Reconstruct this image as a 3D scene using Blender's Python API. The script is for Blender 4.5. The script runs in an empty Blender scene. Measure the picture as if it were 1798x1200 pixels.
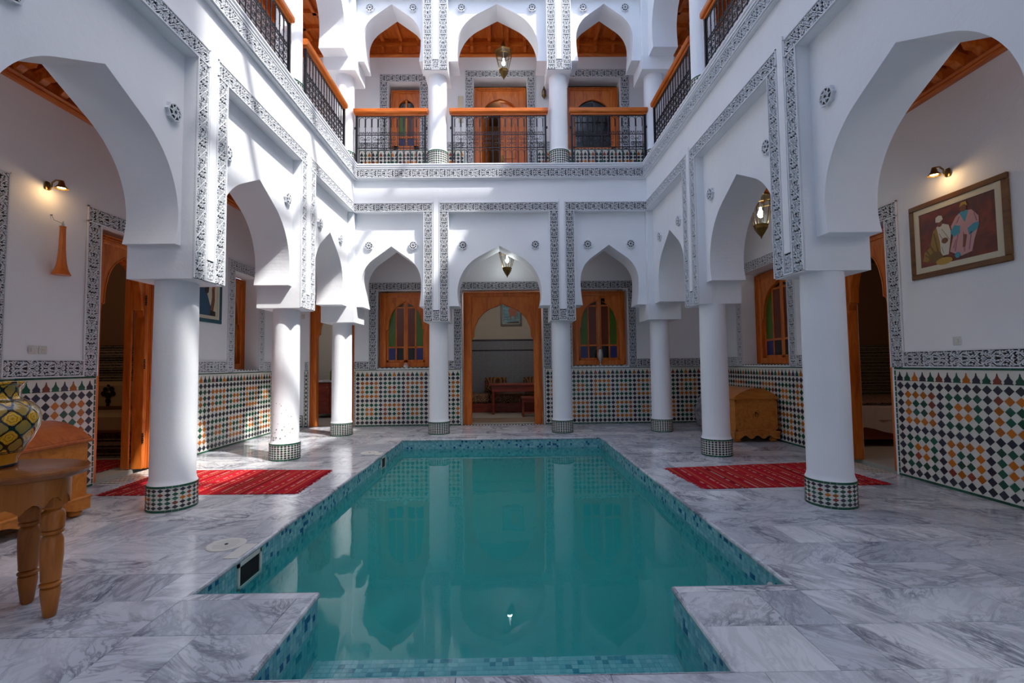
import bpy, bmesh, math, random
import numpy as np
from mathutils import Matrix, Vector
random.seed(7); rng = np.random.default_rng(7)
PI = math.pi
S = bpy.context.scene
COL = S.collection

# ------------------------------------------------------------------ camera
H = 1.25
FPX, PITCH, YAW, ROLL = 818.8, .0487, .012, .0109
cp, sp, cy, sy, cr, sr = math.cos(PITCH), math.sin(PITCH), math.cos(YAW), math.sin(YAW), math.cos(ROLL), math.sin(ROLL)
fwd = Vector((sy*cp, cy*cp, sp)); rgt = Vector((cy, -sy, 0)); upv = rgt.cross(fwd)
r2 = cr*rgt - sr*upv; u2 = cr*upv + sr*rgt
cam = bpy.data.cameras.new('camera'); cam.sensor_width = 36; cam.sensor_fit = 'HORIZONTAL'
cam.lens = FPX/1798*36; cam.clip_start = .05; cam.clip_end = 200
camo = bpy.data.objects.new('camera', cam); COL.objects.link(camo)
M = Matrix.Identity(4)
for i in range(3):
    M[i][0] = r2[i]; M[i][1] = u2[i]; M[i][2] = -fwd[i]
M[2][3] = H
camo.matrix_world = M
S.camera = camo

# ------------------------------------------------------------------ light
SUN_DIR = Vector((-.62, .42, -1.0)).normalized()
w = bpy.data.worlds.new('world'); S.world = w; w.use_nodes = True
nt = w.node_tree; nt.nodes.clear()
sky = nt.nodes.new('ShaderNodeTexSky'); sky.sky_type = 'NISHITA'; sky.sun_disc = False
sky.sun_elevation = math.radians(55); sky.sun_rotation = math.atan2(-SUN_DIR.x, -SUN_DIR.y)
sky.air_density = 1.0; sky.dust_density = 2.5; sky.ozone_density = 1.0
bg = nt.nodes.new('ShaderNodeBackground'); bg.inputs["Strength"].default_value = .40
wo = nt.nodes.new('ShaderNodeOutputWorld')
hs = nt.nodes.new('ShaderNodeHueSaturation'); hs.inputs["Saturation"].default_value = .95   # thin high haze
nt.links.new(sky.outputs[0], hs.inputs['Color']); nt.links.new(hs.outputs[0], bg.inputs[0]); nt.links.new(bg.outputs[0], wo.inputs[0])
sun = bpy.data.lights.new('sun', 'SUN'); sun.energy = 5.2; sun.angle = math.radians(1.2); sun.color = (1, .97, .93)
suno = bpy.data.objects.new('sun', sun); COL.objects.link(suno)
suno.rotation_euler = SUN_DIR.to_track_quat('-Z', 'Y').to_euler(); suno.location = (8, -4, 16)
S.view_settings.view_transform = 'Standard'; S.view_settings.look = 'None'
S.view_settings.gamma = 1; S.view_settings.use_curve_mapping = False
S.view_settings.exposure = .24
S.cycles.max_bounces = 10; S.cycles.diffuse_bounces = 7; S.cycles.glossy_bounces = 4
S.cycles.transparent_max_bounces = 16; S.cycles.volume_bounces = 3; S.cycles.caustics_reflective = False; S.cycles.caustics_refractive = False

# ------------------------------------------------------------------ materials
def srgb(r, g, b):
    f = lambda c: c/12.92 if c <= .04045 else ((c+.055)/1.055)**2.4
    return (f(r/255), f(g/255), f(b/255), 1)
class NT:
    def __init__(s, name):
        s.m = bpy.data.materials.new(name); s.m.use_nodes = True; s.t = s.m.node_tree
        s.b = s.t.nodes['Principled BSDF']
    def n(s, typ, **k):
        x = s.t.nodes.new('ShaderNode'+typ)
        for a, v in k.items():
            if a.startswith('i_'):
                key = a[2:]; x.inputs[int(key) if key.isdigit() else key].default_value = v
            else: setattr(x, a, v)
        return x
    def l(s, a, b): s.t.links.new(a, b)
    def ramp(s, fac, stops):
        r = s.n('ValToRGB'); e = r.color_ramp.elements
        while len(e) < len(stops): e.new(.5)
        for q, (p, c) in zip(e, stops): q.position = p; q.color = c
        s.l(fac, r.inputs[0]); return r.outputs[0]
    def noise(s, vec, scale, detail=4, rough=.55, dist=0):
        x = s.n('TexNoise'); x.inputs['Scale'].default_value = scale; x.inputs['Detail'].default_value = detail
        x.inputs['Roughness'].default_value = rough; x.inputs['Distortion'].default_value = dist
        if vec is not None: s.l(vec, x.inputs['Vector'])
        return x.outputs['Fac']
    def pos(s): return s.n('NewGeometry').outputs['Position']
    def gen(s): return s.n('TexCoord').outputs['Object']
    def bump(s, h, st, dist=.01):
        x = s.n('Bump'); x.inputs['Strength'].default_value = st; x.inputs['Distance'].default_value = dist
        s.l(h, x.inputs['Height']); s.l(x.outputs[0], s.b.inputs['Normal'])
    def mix(s, fac, a, b, mode='MIX'):
        x = s.n('MixRGB', blend_type=mode)
        if isinstance(fac, float): x.inputs[0].default_value = fac
        else: s.l(fac, x.inputs[0])
        for i, v in ((1, a), (2, b)):
            if isinstance(v, tuple): x.inputs[i].default_value = v
            else: s.l(v, x.inputs[i])
        return x.outputs[0]
    def math(s, op, a, b=0.0, c=None):
        x = s.n('Math', operation=op)
        for i, v in enumerate((a, b) if c is None else (a, b, c)):
            if isinstance(v, (int, float)): x.inputs[i].default_value = v
            else: s.l(v, x.inputs[i])
        return x.outputs[0]
    def schlick(s, f0, normal=None):
        lw = s.n('LayerWeight'); lw.inputs['Blend'].default_value = .5
        if normal is not None: s.l(normal, lw.inputs['Normal'])
        return s.math('ADD', s.math('MULTIPLY', s.math('POWER', lw.outputs['Facing'], 5.0), 1-f0), f0)
    def vmap(s, vec, scale=(1, 1, 1), loc=(0, 0, 0), rot=(0, 0, 0)):
        x = s.n('Mapping'); x.inputs['Scale'].default_value = scale; x.inputs['Location'].default_value = loc
        x.inputs['Rotation'].default_value = rot; s.l(vec, x.inputs[0]); return x.outputs[0]
def simple(name, col, rough=.5, metal=0, spec=.5, var=.0, bump=0, bscale=60):
    k = NT(name); k.b.inputs['Base Color'].default_value = col
    k.b.inputs['Roughness'].default_value = rough; k.b.inputs['Metallic'].default_value = metal
    k.b.inputs['Specular IOR Level'].default_value = spec
    if var:
        f = k.noise(k.pos(), 9, 3)
        k.l(k.mix(f, tuple(c*(1-var) for c in col[:3])+(1,), tuple(min(1, c*(1+var)) for c in col[:3])+(1,)), k.b.inputs['Base Color'])
    if bump: k.bump(k.noise(k.pos(), bscale, 3), bump)
    return k.m
def m_plaster():
    k = NT('white_plaster'); p = k.pos()
    f = k.noise(p, 1.6, 5); c = k.mix(f, srgb(230, 233, 238), srgb(243, 245, 247))
    k.l(c, k.b.inputs['Base Color']); k.b.inputs['Roughness'].default_value = .62
    k.bump(k.noise(p, 7, 5, .6), .22, .02); return k.m
def m_wood(name, a, b, c, scale=1, rough=.32, axis=None):
    k = NT(name); o = k.gen()
    v = k.vmap(o, {None: (14, 14, 2.2), 'x': (2.2, 14, 14), 'y': (14, 2.2, 14)}[axis])
    rnd = k.n('ObjectInfo').outputs['Random']
    cmb = k.n('CombineXYZ'); k.l(k.math('MULTIPLY', rnd, 17.0), cmb.inputs[0]); k.l(k.math('MULTIPLY', rnd, 7.0), cmb.inputs[1])
    ad = k.n('VectorMath', operation='ADD'); k.l(v, ad.inputs[0]); k.l(cmb.outputs[0], ad.inputs[1]); v = ad.outputs[0]
    f = k.noise(v, .8*scale, 5, .6, 1.2); f2 = k.noise(v, 5*scale, 3, .5, .3)
    col = k.ramp(f, [(.28, a), (.5, b), (.72, c)])
    col = k.mix(k.math('MULTIPLY', f2, .28), col, tuple(x*.55 for x in a[:3])+(1,))
    k.l(col, k.b.inputs['Base Color']); k.b.inputs['Roughness'].default_value = rough
    k.b.inputs['Specular IOR Level'].default_value = .4
    k.bump(f2, .06); return k.m
def m_marble():
    k = NT('grey_veined_marble')
    isl = k.n('NewGeometry').outputs['Random Per Island']; rnd = k.n('ObjectInfo').outputs['Random']
    r = k.math('FRACT', k.math('ADD', k.math('MULTIPLY', rnd, 7.13), isl))
    cmb = k.n('CombineXYZ'); k.l(k.math('MULTIPLY', r, 37.0), cmb.inputs[0]); k.l(k.math('MULTIPLY', r, 91.0), cmb.inputs[1])
    rot = k.n('VectorRotate', rotation_type='Z_AXIS'); k.l(k.pos(), rot.inputs['Vector'])
    k.l(k.math('MULTIPLY', k.math('FRACT', k.math('MULTIPLY', r, 5.7)), 3.1), rot.inputs['Angle'])
    ad = k.n('VectorMath', operation='ADD'); k.l(rot.outputs[0], ad.inputs[0]); k.l(cmb.outputs[0], ad.inputs[1]); v = ad.outputs[0]
    vs = k.vmap(v, (1, 2.6, 1))
    def vein(scale, dist, wd):
        f = k.noise(vs, scale, 8, .62, dist)
        a = k.math('ABSOLUTE', k.math('SUBTRACT', f, .5))
        return k.ramp(a, [(0, (1, 1, 1, 1)), (wd, (0, 0, 0, 1))])
    v1 = vein(1.5, 1.4, .055); v2 = vein(4.2, 1.0, .045); cl = k.noise(vs, 1.1, 4, .6, .8)
    mod = k.ramp(cl, [(.42, (0, 0, 0, 1)), (.66, (1, 1, 1, 1))])
    tone = k.math('FRACT', k.math('MULTIPLY', r, 13.7))
    base = k.mix(tone, srgb(196, 200, 208), srgb(250, 250, 250))
    base = k.mix(k.math('MULTIPLY', cl, .75), base, srgb(174, 179, 190))
    warm = k.ramp(k.noise(vs, .8, 3), [(.62, (0, 0, 0, 1)), (.8, (1, 1, 1, 1))])
    base = k.mix(k.math('MULTIPLY', warm, .35), base, srgb(215, 205, 190))
    g = k.math('MULTIPLY', k.math('MAXIMUM', k.math('MULTIPLY', v1, .8), k.math('MULTIPLY', v2, .7)), k.math('ADD', k.math('MULTIPLY', mod, .85), .22))
    col = k.mix(g, base, srgb(70, 74, 94))
    k.l(col, k.b.inputs['Base Color'])
    k.l(k.ramp(k.noise(k.pos(), 5, 4), [(.3, (.09, .09, .09, 1)), (.7, (.22, .22, .22, 1))]), k.b.inputs['Roughness'])
    k.b.inputs['Specular IOR Level'].default_value = .5
    return k.m
def m_mosaic():
    # 3 cm glass mosaic: each square one flat tint, grout between
    k = NT('pool_glass_mosaic'); p = k.pos()
    size = .033
    sc = k.n('VectorMath', operation='SCALE'); sc.inputs['Scale'].default_value = 1/size; k.l(p, sc.inputs[0])
    of = k.n('VectorMath', operation='ADD'); of.inputs[1].default_value = (.37, .41, .43); k.l(sc.outputs[0], of.inputs[0])
    fl = k.n('VectorMath', operation='FLOOR'); k.l(of.outputs[0], fl.inputs[0])
    wn = k.n('TexWhiteNoise', noise_dimensions='3D'); k.l(fl.outputs[0], wn.inputs['Vector'])
    col = k.ramp(wn.outputs['Value'], [(0, srgb(34, 92, 142)), (.09, srgb(40, 105, 150)), (.10, srgb(110, 168, 182)), (.5, srgb(128, 190, 200)), (.9, srgb(158, 206, 210)), (1, srgb(120, 186, 190))])
    col.node.color_ramp.interpolation = 'LINEAR'
    fr = k.n('VectorMath', operation='FRACTION'); k.l(of.outputs[0], fr.inputs[0])
    sx = k.n('SeparateXYZ'); k.l(fr.outputs[0], sx.inputs[0])
    nrm = k.n('NewGeometry').outputs['Normal']; sn = k.n('SeparateXYZ'); k.l(nrm, sn.inputs[0])
    g = None
    for i in range(3):
        a = k.math('ABSOLUTE', k.math('SUBTRACT', sx.outputs[i], .5))
        e = k.math('GREATER_THAN', a, .465)
        flat = k.math('LESS_THAN', k.math('ABSOLUTE', sn.outputs[i]), .5)
        e = k.math('MULTIPLY', e, flat)
        g = e if g is None else k.math('MAXIMUM', g, e)
    k.l(k.mix(g, col, srgb(170, 196, 200)), k.b.inputs['Base Color'])
    k.b.inputs['Roughness'].default_value = .18; return k.m
def m_mosaic_tile():
    k = NT('glass_mosaic_tile'); r = k.n('NewGeometry').outputs['Random Per Island']
    k.l(k.ramp(r, [(0, srgb(30, 84, 134)), (.085, srgb(44, 104, 150)), (.095, srgb(108, 168, 184)), (.5, srgb(128, 190, 202)), (.9, srgb(158, 208, 214)), (1, srgb(120, 186, 192))]), k.b.inputs['Base Color'])
    k.b.inputs['Roughness'].default_value = .16; return k.m
def m_water():
    k = NT('pool_water'); t = k.t; t.nodes.remove(k.b)
    out = t.nodes['Material Output']
    tr = k.n('BsdfTransparent'); tr.inputs[0].default_value = (.80, .97, .96, 1)
    gl = k.n('BsdfGlossy'); gl.inputs['Roughness'].default_value = .012
    bm = k.n('Bump'); bm.inputs['Strength'].default_value = .05; bm.inputs['Distance'].default_value = .02
    k.l(k.noise(k.vmap(k.pos(), (1, .6, 1)), 5, 3), bm.inputs['Height'])
    k.l(bm.outputs[0], gl.inputs['Normal'])
    mx = k.n('MixShader'); k.l(k.schlick(.022), mx.inputs[0]); k.l(tr.outputs[0], mx.inputs[1]); k.l(gl.outputs[0], mx.inputs[2])
    k.l(mx.outputs[0], out.inputs['Surface'])
    va = k.n('VolumeAbsorption'); va.inputs['Color'].default_value = (.05, .80, .76, 1); va.inputs['Density'].default_value = .6
    vs = k.n('VolumeScatter'); vs.inputs['Color'].default_value = (.10, 1.0, .93, 1); vs.inputs["Density"].default_value = 1.1; vs.inputs['Anisotropy'].default_value = .2
    ad = k.n('AddShader'); k.l(va.outputs[0], ad.inputs[0]); k.l(vs.outputs[0], ad.inputs[1]); k.l(ad.outputs[0], out.inputs['Volume'])
    return k.m
def m_glass(name, tint, rough=.03):
    k = NT(name); t = k.t; t.nodes.remove(k.b); out = t.nodes['Material Output']
    tr = k.n('BsdfTransparent'); tr.inputs[0].default_value = tint
    gl = k.n('BsdfGlossy'); gl.inputs['Roughness'].default_value = rough
    mx = k.n('MixShader'); k.l(k.schlick(.05), mx.inputs[0]); k.l(tr.outputs[0], mx.inputs[1]); k.l(gl.outputs[0], mx.inputs[2])
    k.l(mx.outputs[0], out.inputs['Surface']); return k.m
def m_kilim(name, seed):
    k = NT(name); o = k.gen(); s = k.n('SeparateXYZ'); k.l(o, s.inputs[0])
    x, y = s.outputs[0], s.outputs[1]
    ns = k.n('TexNoise', noise_dimensions='1D'); k.l(k.math('ADD', x, float(seed)), ns.inputs['W']); ns.inputs['Scale'].default_value = 16; ns.inputs['Detail'].default_value = 3
    col = k.ramp(ns.outputs['Fac'], [(.30, srgb(120, 14, 26)), (.44, srgb(178, 20, 38)), (.52, srgb(204, 36, 52)), (.60, srgb(146, 16, 32)), (.72, srgb(190, 58, 50))])
    ph = k.math('FRACT', k.math('MULTIPLY', x, 6.5)); line = k.math('LESS_THAN', k.math('ABSOLUTE', k.math('SUBTRACT', ph, .5)), .075)
    wn = k.n('TexWhiteNoise', noise_dimensions='2D'); cm = k.n('CombineXYZ')
    k.l(k.math('FLOOR', k.math('MULTIPLY', x, 6.5)), cm.inputs[0]); k.l(k.math('FLOOR', k.math('MULTIPLY', y, 24.0)), cm.inputs[1])
    k.l(cm.outputs[0], wn.inputs['Vector'])
    dash = k.math('MULTIPLY', line, k.math('GREATER_THAN', wn.outputs['Value'], .45))
    zz = k.math('LESS_THAN', k.math('ABSOLUTE', k.math('SUBTRACT', k.math('FRACT', k.math('ADD', k.math('MULTIPLY', x, 6.5), k.math('MULTIPLY', k.math('PINGPONG', y, .02), 9.0))), .95)), .04)
    col = k.mix(k.math('MULTIPLY', dash, .5), col, srgb(226, 190, 168))
    col = k.mix(k.math('MULTIPLY', zz, .55), col, srgb(214, 150, 90))
    fine = k.noise(k.vmap(o, (60, 400, 1)), 1, 2)
    k.l(k.mix(k.math('MULTIPLY', fine, .35), col, srgb(90, 10, 18)), k.b.inputs['Base Color'])
    k.b.inputs['Roughness'].default_value = .95; k.b.inputs['Specular IOR Level'].default_value = .1
    k.bump(fine, .4, .004); return k.m
def m_tile(name, col):
    k = NT(name); rnd = k.n('ObjectInfo').outputs['Random']; isl = k.n('NewGeometry').outputs['Random Per Island']
    f = k.math('FRACT', k.math('ADD', rnd, isl))
    k.l(k.mix(f, tuple(c*.72 for c in col[:3])+(1,), tuple(min(1, c*1.25) for c in col[:3])+(1,)), k.b.inputs['Base Color'])
    k.b.inputs['Roughness'].default_value = .22
    k.bump(k.noise(k.pos(), 40, 2), .12, .004); return k.m
def m_damask(name, a, b, c, scale=5):
    k = NT(name); o = k.gen()
    v = k.n('TexVoronoi', feature='F1'); v.inputs['Scale'].default_value = scale; v.inputs['Randomness'].default_value = .25; k.l(o, v.inputs['Vector'])
    d = v.outputs['Distance']; ring = k.math('SINE', k.math('MULTIPLY', d, 34.0))
    f = k.noise(o, 14, 3)
    col = k.ramp(k.math('ADD', k.math('MULTIPLY', ring, .3), f), [(.25, a), (.5, b), (.75, c)])
    k.l(col, k.b.inputs['Base Color']); k.b.inputs['Roughness'].default_value = .85; return k.m
def m_walltile(name, a, b, size, axes='xz'):
    # printed wall tiles: rosette pattern, fine joints
    k = NT(name); p = k.pos(); s = k.n('SeparateXYZ'); k.l(p, s.inputs[0])
    ua = s.outputs[0] if axes[0] == 'x' else s.outputs[1]; va = s.outputs[2]
    fu = k.math('SUBTRACT', k.math('FRACT', k.math('DIVIDE', ua, size)), .5); fv = k.math('SUBTRACT', k.math('FRACT', k.math('DIVIDE', va, size)), .5)
    r = k.math('SQRT', k.math('ADD', k.math('MULTIPLY', fu, fu), k.math('MULTIPLY', fv, fv)))
    an = k.math('ARCTAN2', fv, fu)
    pet = k.math('SINE', k.math('ADD', k.math('MULTIPLY', r, 42.0), k.math('MULTIPLY', k.math('COSINE', k.math('MULTIPLY', an, 8.0)), 1.6)))
    nz = k.noise(p, 45, 2)
    col = k.ramp(k.math('ADD', k.math('MULTIPLY', pet, .35), nz), [(.35, a), (.65, b)])
    j = k.math('MAXIMUM', k.math('GREATER_THAN', k.math('ABSOLUTE', fu), .485), k.math('GREATER_THAN', k.math('ABSOLUTE', fv), .485))
    k.l(k.mix(j, col, tuple(x*.8 for x in b[:3])+(1,)), k.b.inputs['Base Color']); k.b.inputs['Roughness'].default_value = .25
    return k.m
def m_vase():
    k = NT('yellow_glazed_pottery'); o = k.gen(); s = k.n('SeparateXYZ'); k.l(o, s.inputs[0])
    z = s.outputs[2]; an = k.math('DIVIDE', k.math('ARCTAN2', s.outputs[1], s.outputs[0]), 2*PI)
    U = k.math('MULTIPLY', an, 26.0); V = k.math('DIVIDE', k.math('SUBTRACT', z, .075), .055)
    A = k.math('ADD', U, V); B = k.math('SUBTRACT', U, V)
    a = k.math('SUBTRACT', k.math('FRACT', k.math('MULTIPLY', A, .5)), .5); b = k.math('SUBTRACT', k.math('FRACT', k.math('MULTIPLY', B, .5)), .5)
    r = k.math('SQRT', k.math('ADD', k.math('MULTIPLY', a, a), k.math('MULTIPLY', b, b)))
    th = k.math('ARCTAN2', b, a)
    q = k.math('ADD', r, k.math('MULTIPLY', k.math('COSINE', k.math('MULTIPLY', th, 4.0)), .055))
    par = k.math('MODULO', k.math('ABSOLUTE', k.math('ADD', k.math('FLOOR', k.math('MULTIPLY', A, .5)), k.math('FLOOR', k.math('MULTIPLY', B, .5)))), 2.0)
    line = k.math('GREATER_THAN', q, .475)
    gold, dark, ochre = srgb(220, 168, 38), srgb(24, 26, 24), srgb(196, 134, 26)
    flow = k.math('GREATER_THAN', k.math('SINE', k.math('ADD', k.math('MULTIPLY', r, 30.0), k.math('MULTIPLY', k.math('COSINE', k.math('MULTIPLY', th, 6.0)), .9))), .75)
    hat = k.math('GREATER_THAN', k.math('MULTIPLY', k.math('SINE', k.math('MULTIPLY', a, 60.0)), k.math('SINE', k.math('MULTIPLY', b, 60.0))), .1)
    inner = k.mix(k.math('MULTIPLY', par, 1.0), k.mix(k.math('MULTIPLY', flow, .8), gold, srgb(110, 60, 14)), k.mix(k.math('MULTIPLY', hat, .8), srgb(186, 150, 60), srgb(60, 50, 24)))
    body = k.mix(line, inner, dark)
    low = k.math('LESS_THAN', z, .09)
    body = k.mix(low, body, ochre)
    for zz in (.088, .098, .392, .40, .49):
        body = k.mix(k.math('LESS_THAN', k.math('ABSOLUTE', k.math('SUBTRACT', z, zz)), .0028), body, dark)
    k.l(body, k.b.inputs['Base Color']); k.b.inputs['Roughness'].default_value = .08
    k.b.inputs['Coat Weight'].default_value = .6; k.b.inputs['Coat Roughness'].default_value = .05; return k.m
def m_emit(name, col, st):
    k = NT(name); k.b.inputs['Base Color'].default_value = col
    k.b.inputs['Emission Color'].default_value = col; k.b.inputs['Emission Strength'].default_value = st; return k.m
def m_canvas():
    k = NT('painted_rust_ground'); f = k.noise(k.gen(), 4.5, 4, .6, .6)
    k.l(k.ramp(f, [(.3, srgb(44, 30, 34)), (.45, srgb(98, 34, 22)), (.6, srgb(128, 50, 26)), (.75, srgb(84, 40, 24))]), k.b.inputs['Base Color'])
    k.b.inputs['Roughness'].default_value = .45; return k.m
def m_sea():
    k = NT('painted_blue_ground'); f = k.noise(k.vmap(k.gen(), (1, 1, 3)), 5, 4, .6, .6)
    k.l(k.ramp(f, [(.3, srgb(20, 60, 80)), (.5, srgb(60, 130, 150)), (.7, srgb(120, 170, 180))]), k.b.inputs['Base Color'])
    k.b.inputs['Roughness'].default_value = .45; return k.m

W_ = dict(
 plaster=m_plaster(),
 relief=simple('carved_plaster', srgb(226, 229, 233), .65),
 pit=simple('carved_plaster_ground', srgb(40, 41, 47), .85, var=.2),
 wood=m_wood('honey_cedar', srgb(176, 82, 24), srgb(214, 112, 36), srgb(228, 136, 58)),
 woodx=m_wood('honey_cedar_lengthwise', srgb(176, 82, 24), srgb(214, 112, 36), srgb(228, 136, 58), axis='x'),
 woody=m_wood('honey_cedar_crosswise', srgb(176, 82, 24), srgb(214, 112, 36), srgb(228, 136, 58), axis='y'),
 ceil=m_wood('ceiling_cedar', srgb(176, 82, 26), srgb(214, 110, 40), srgb(226, 128, 52), axis='y', rough=.45),
 chest=m_wood('chest_pine', srgb(164, 90, 28), srgb(196, 120, 44), srgb(208, 136, 62), axis='y'),
 chestx=m_wood('chest_pine_end', srgb(164, 90, 28), srgb(196, 120, 44), srgb(208, 136, 62), axis='x'),
 chestlid=m_wood('chest_lid_wood', srgb(140, 66, 30), srgb(174, 92, 44), srgb(186, 108, 56), axis='y'),
 table=m_wood('table_pine', srgb(140, 76, 24), srgb(172, 100, 36), srgb(184, 114, 50)),
 tabletop=m_wood('table_top_wood', srgb(116, 62, 26), srgb(142, 82, 36), srgb(154, 94, 48), axis='x', rough=.22),
 redwood=m_wood('mahogany', srgb(120, 44, 34), srgb(150, 64, 48), srgb(166, 80, 60), axis='x'),
 marble=m_marble(), grout=simple('floor_grout', srgb(120, 122, 128), .9),
 mosaic=m_mosaic(), mosaictile=m_mosaic_tile(), water=m_water(), pooledge=simple('pool_lining', srgb(110, 190, 185), .4),
 iron=simple('black_iron', srgb(40, 40, 46), .42, .6), brass=simple('aged_brass', srgb(124, 98, 54), .38, 1.0, var=.15),
 chrome=simple('nickel', srgb(190, 190, 190), .2, 1.0),
 glass=m_glass('lantern_glass', (.93, .93, .90, 1)), bulb=m_emit('cool_bulb', (.85, .97, 1, 1), 3.0), warmbulb=m_emit('warm_bulb', (1, .66, .26, 1), 9.0),
 tw=simple('glaze_white', srgb(216, 215, 205), .28, var=.06), tk=m_tile('glaze_navy', srgb(46, 46, 60)), tg=m_tile('glaze_green', srgb(24, 82, 62)),
 to=m_tile('glaze_ochre', srgb(178, 100, 20)), tr=m_tile('glaze_brick', srgb(132, 62, 44)),
 gg=simple('green_stained_glass', srgb(72, 104, 30), .2), gr=simple('russet_stained_glass', srgb(104, 44, 22), .25), gb=simple('blue_stained_glass', srgb(40, 46, 104), .2), gd=simple('dark_window_glass', srgb(26, 24, 26), .08),
 plastic=simple('white_plastic', srgb(214, 212, 204), .4), shadow=simple('dark_void', srgb(18, 16, 16), .9),
 kilimL=m_kilim('red_kilim_weave', 3), kilimR=m_kilim('crimson_kilim_weave', 11), fringe=simple('rug_fringe', srgb(170, 24, 38), .95),
 vase=m_vase(), canvas=m_canvas(), sea=m_sea(),
 frame=m_wood('picture_frame_wood', srgb(86, 54, 22), srgb(116, 76, 34), srgb(130, 90, 44), axis='y'), mount=simple('cream_slip', srgb(206, 200, 176), .6),
 teal=simple('teal_frame', srgb(16, 82, 98), .5), blackf=simple('black_frame', srgb(22, 24, 28), .4),
 roomwall=simple('room_wall', srgb(178, 172, 162), .8), roomdark=simple('warm_room_wall', srgb(120, 84, 58), .85),
 salontile=m_walltile('salon_printed_tile', srgb(92, 102, 116), srgb(140, 144, 148), .16), darktile=m_walltile('dark_printed_tile', srgb(34, 28, 30), srgb(132, 116, 100), .2, 'yz'),
 damask=m_damask('floral_damask', srgb(48, 26, 20), srgb(116, 84, 60), srgb(168, 136, 104)), damask2=m_damask('brown_satin', srgb(54, 30, 20), srgb(90, 56, 36), srgb(140, 100, 60), 3),
 tan=simple('tan_upholstery', srgb(158, 128, 92), .9, var=.1), linen=simple('rose_linen', srgb(200, 184, 178), .9), quilt=m_damask('brown_quilt', srgb(70, 44, 34), srgb(110, 76, 60), srgb(140, 110, 90), 9),
 stone=simple('room_floor', srgb(176, 170, 160), .5, var=.08), bowl=simple('candle_glass', srgb(180, 180, 178), .15, .6),
 jar=m_damask('painted_jar_glaze', srgb(50, 46, 60), srgb(150, 145, 150), srgb(206, 204, 200), 22), bottle=simple('green_bottle', srgb(96, 110, 40), .15), flower=simple('pale_flower', srgb(220, 180, 180), .8),
)

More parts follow.
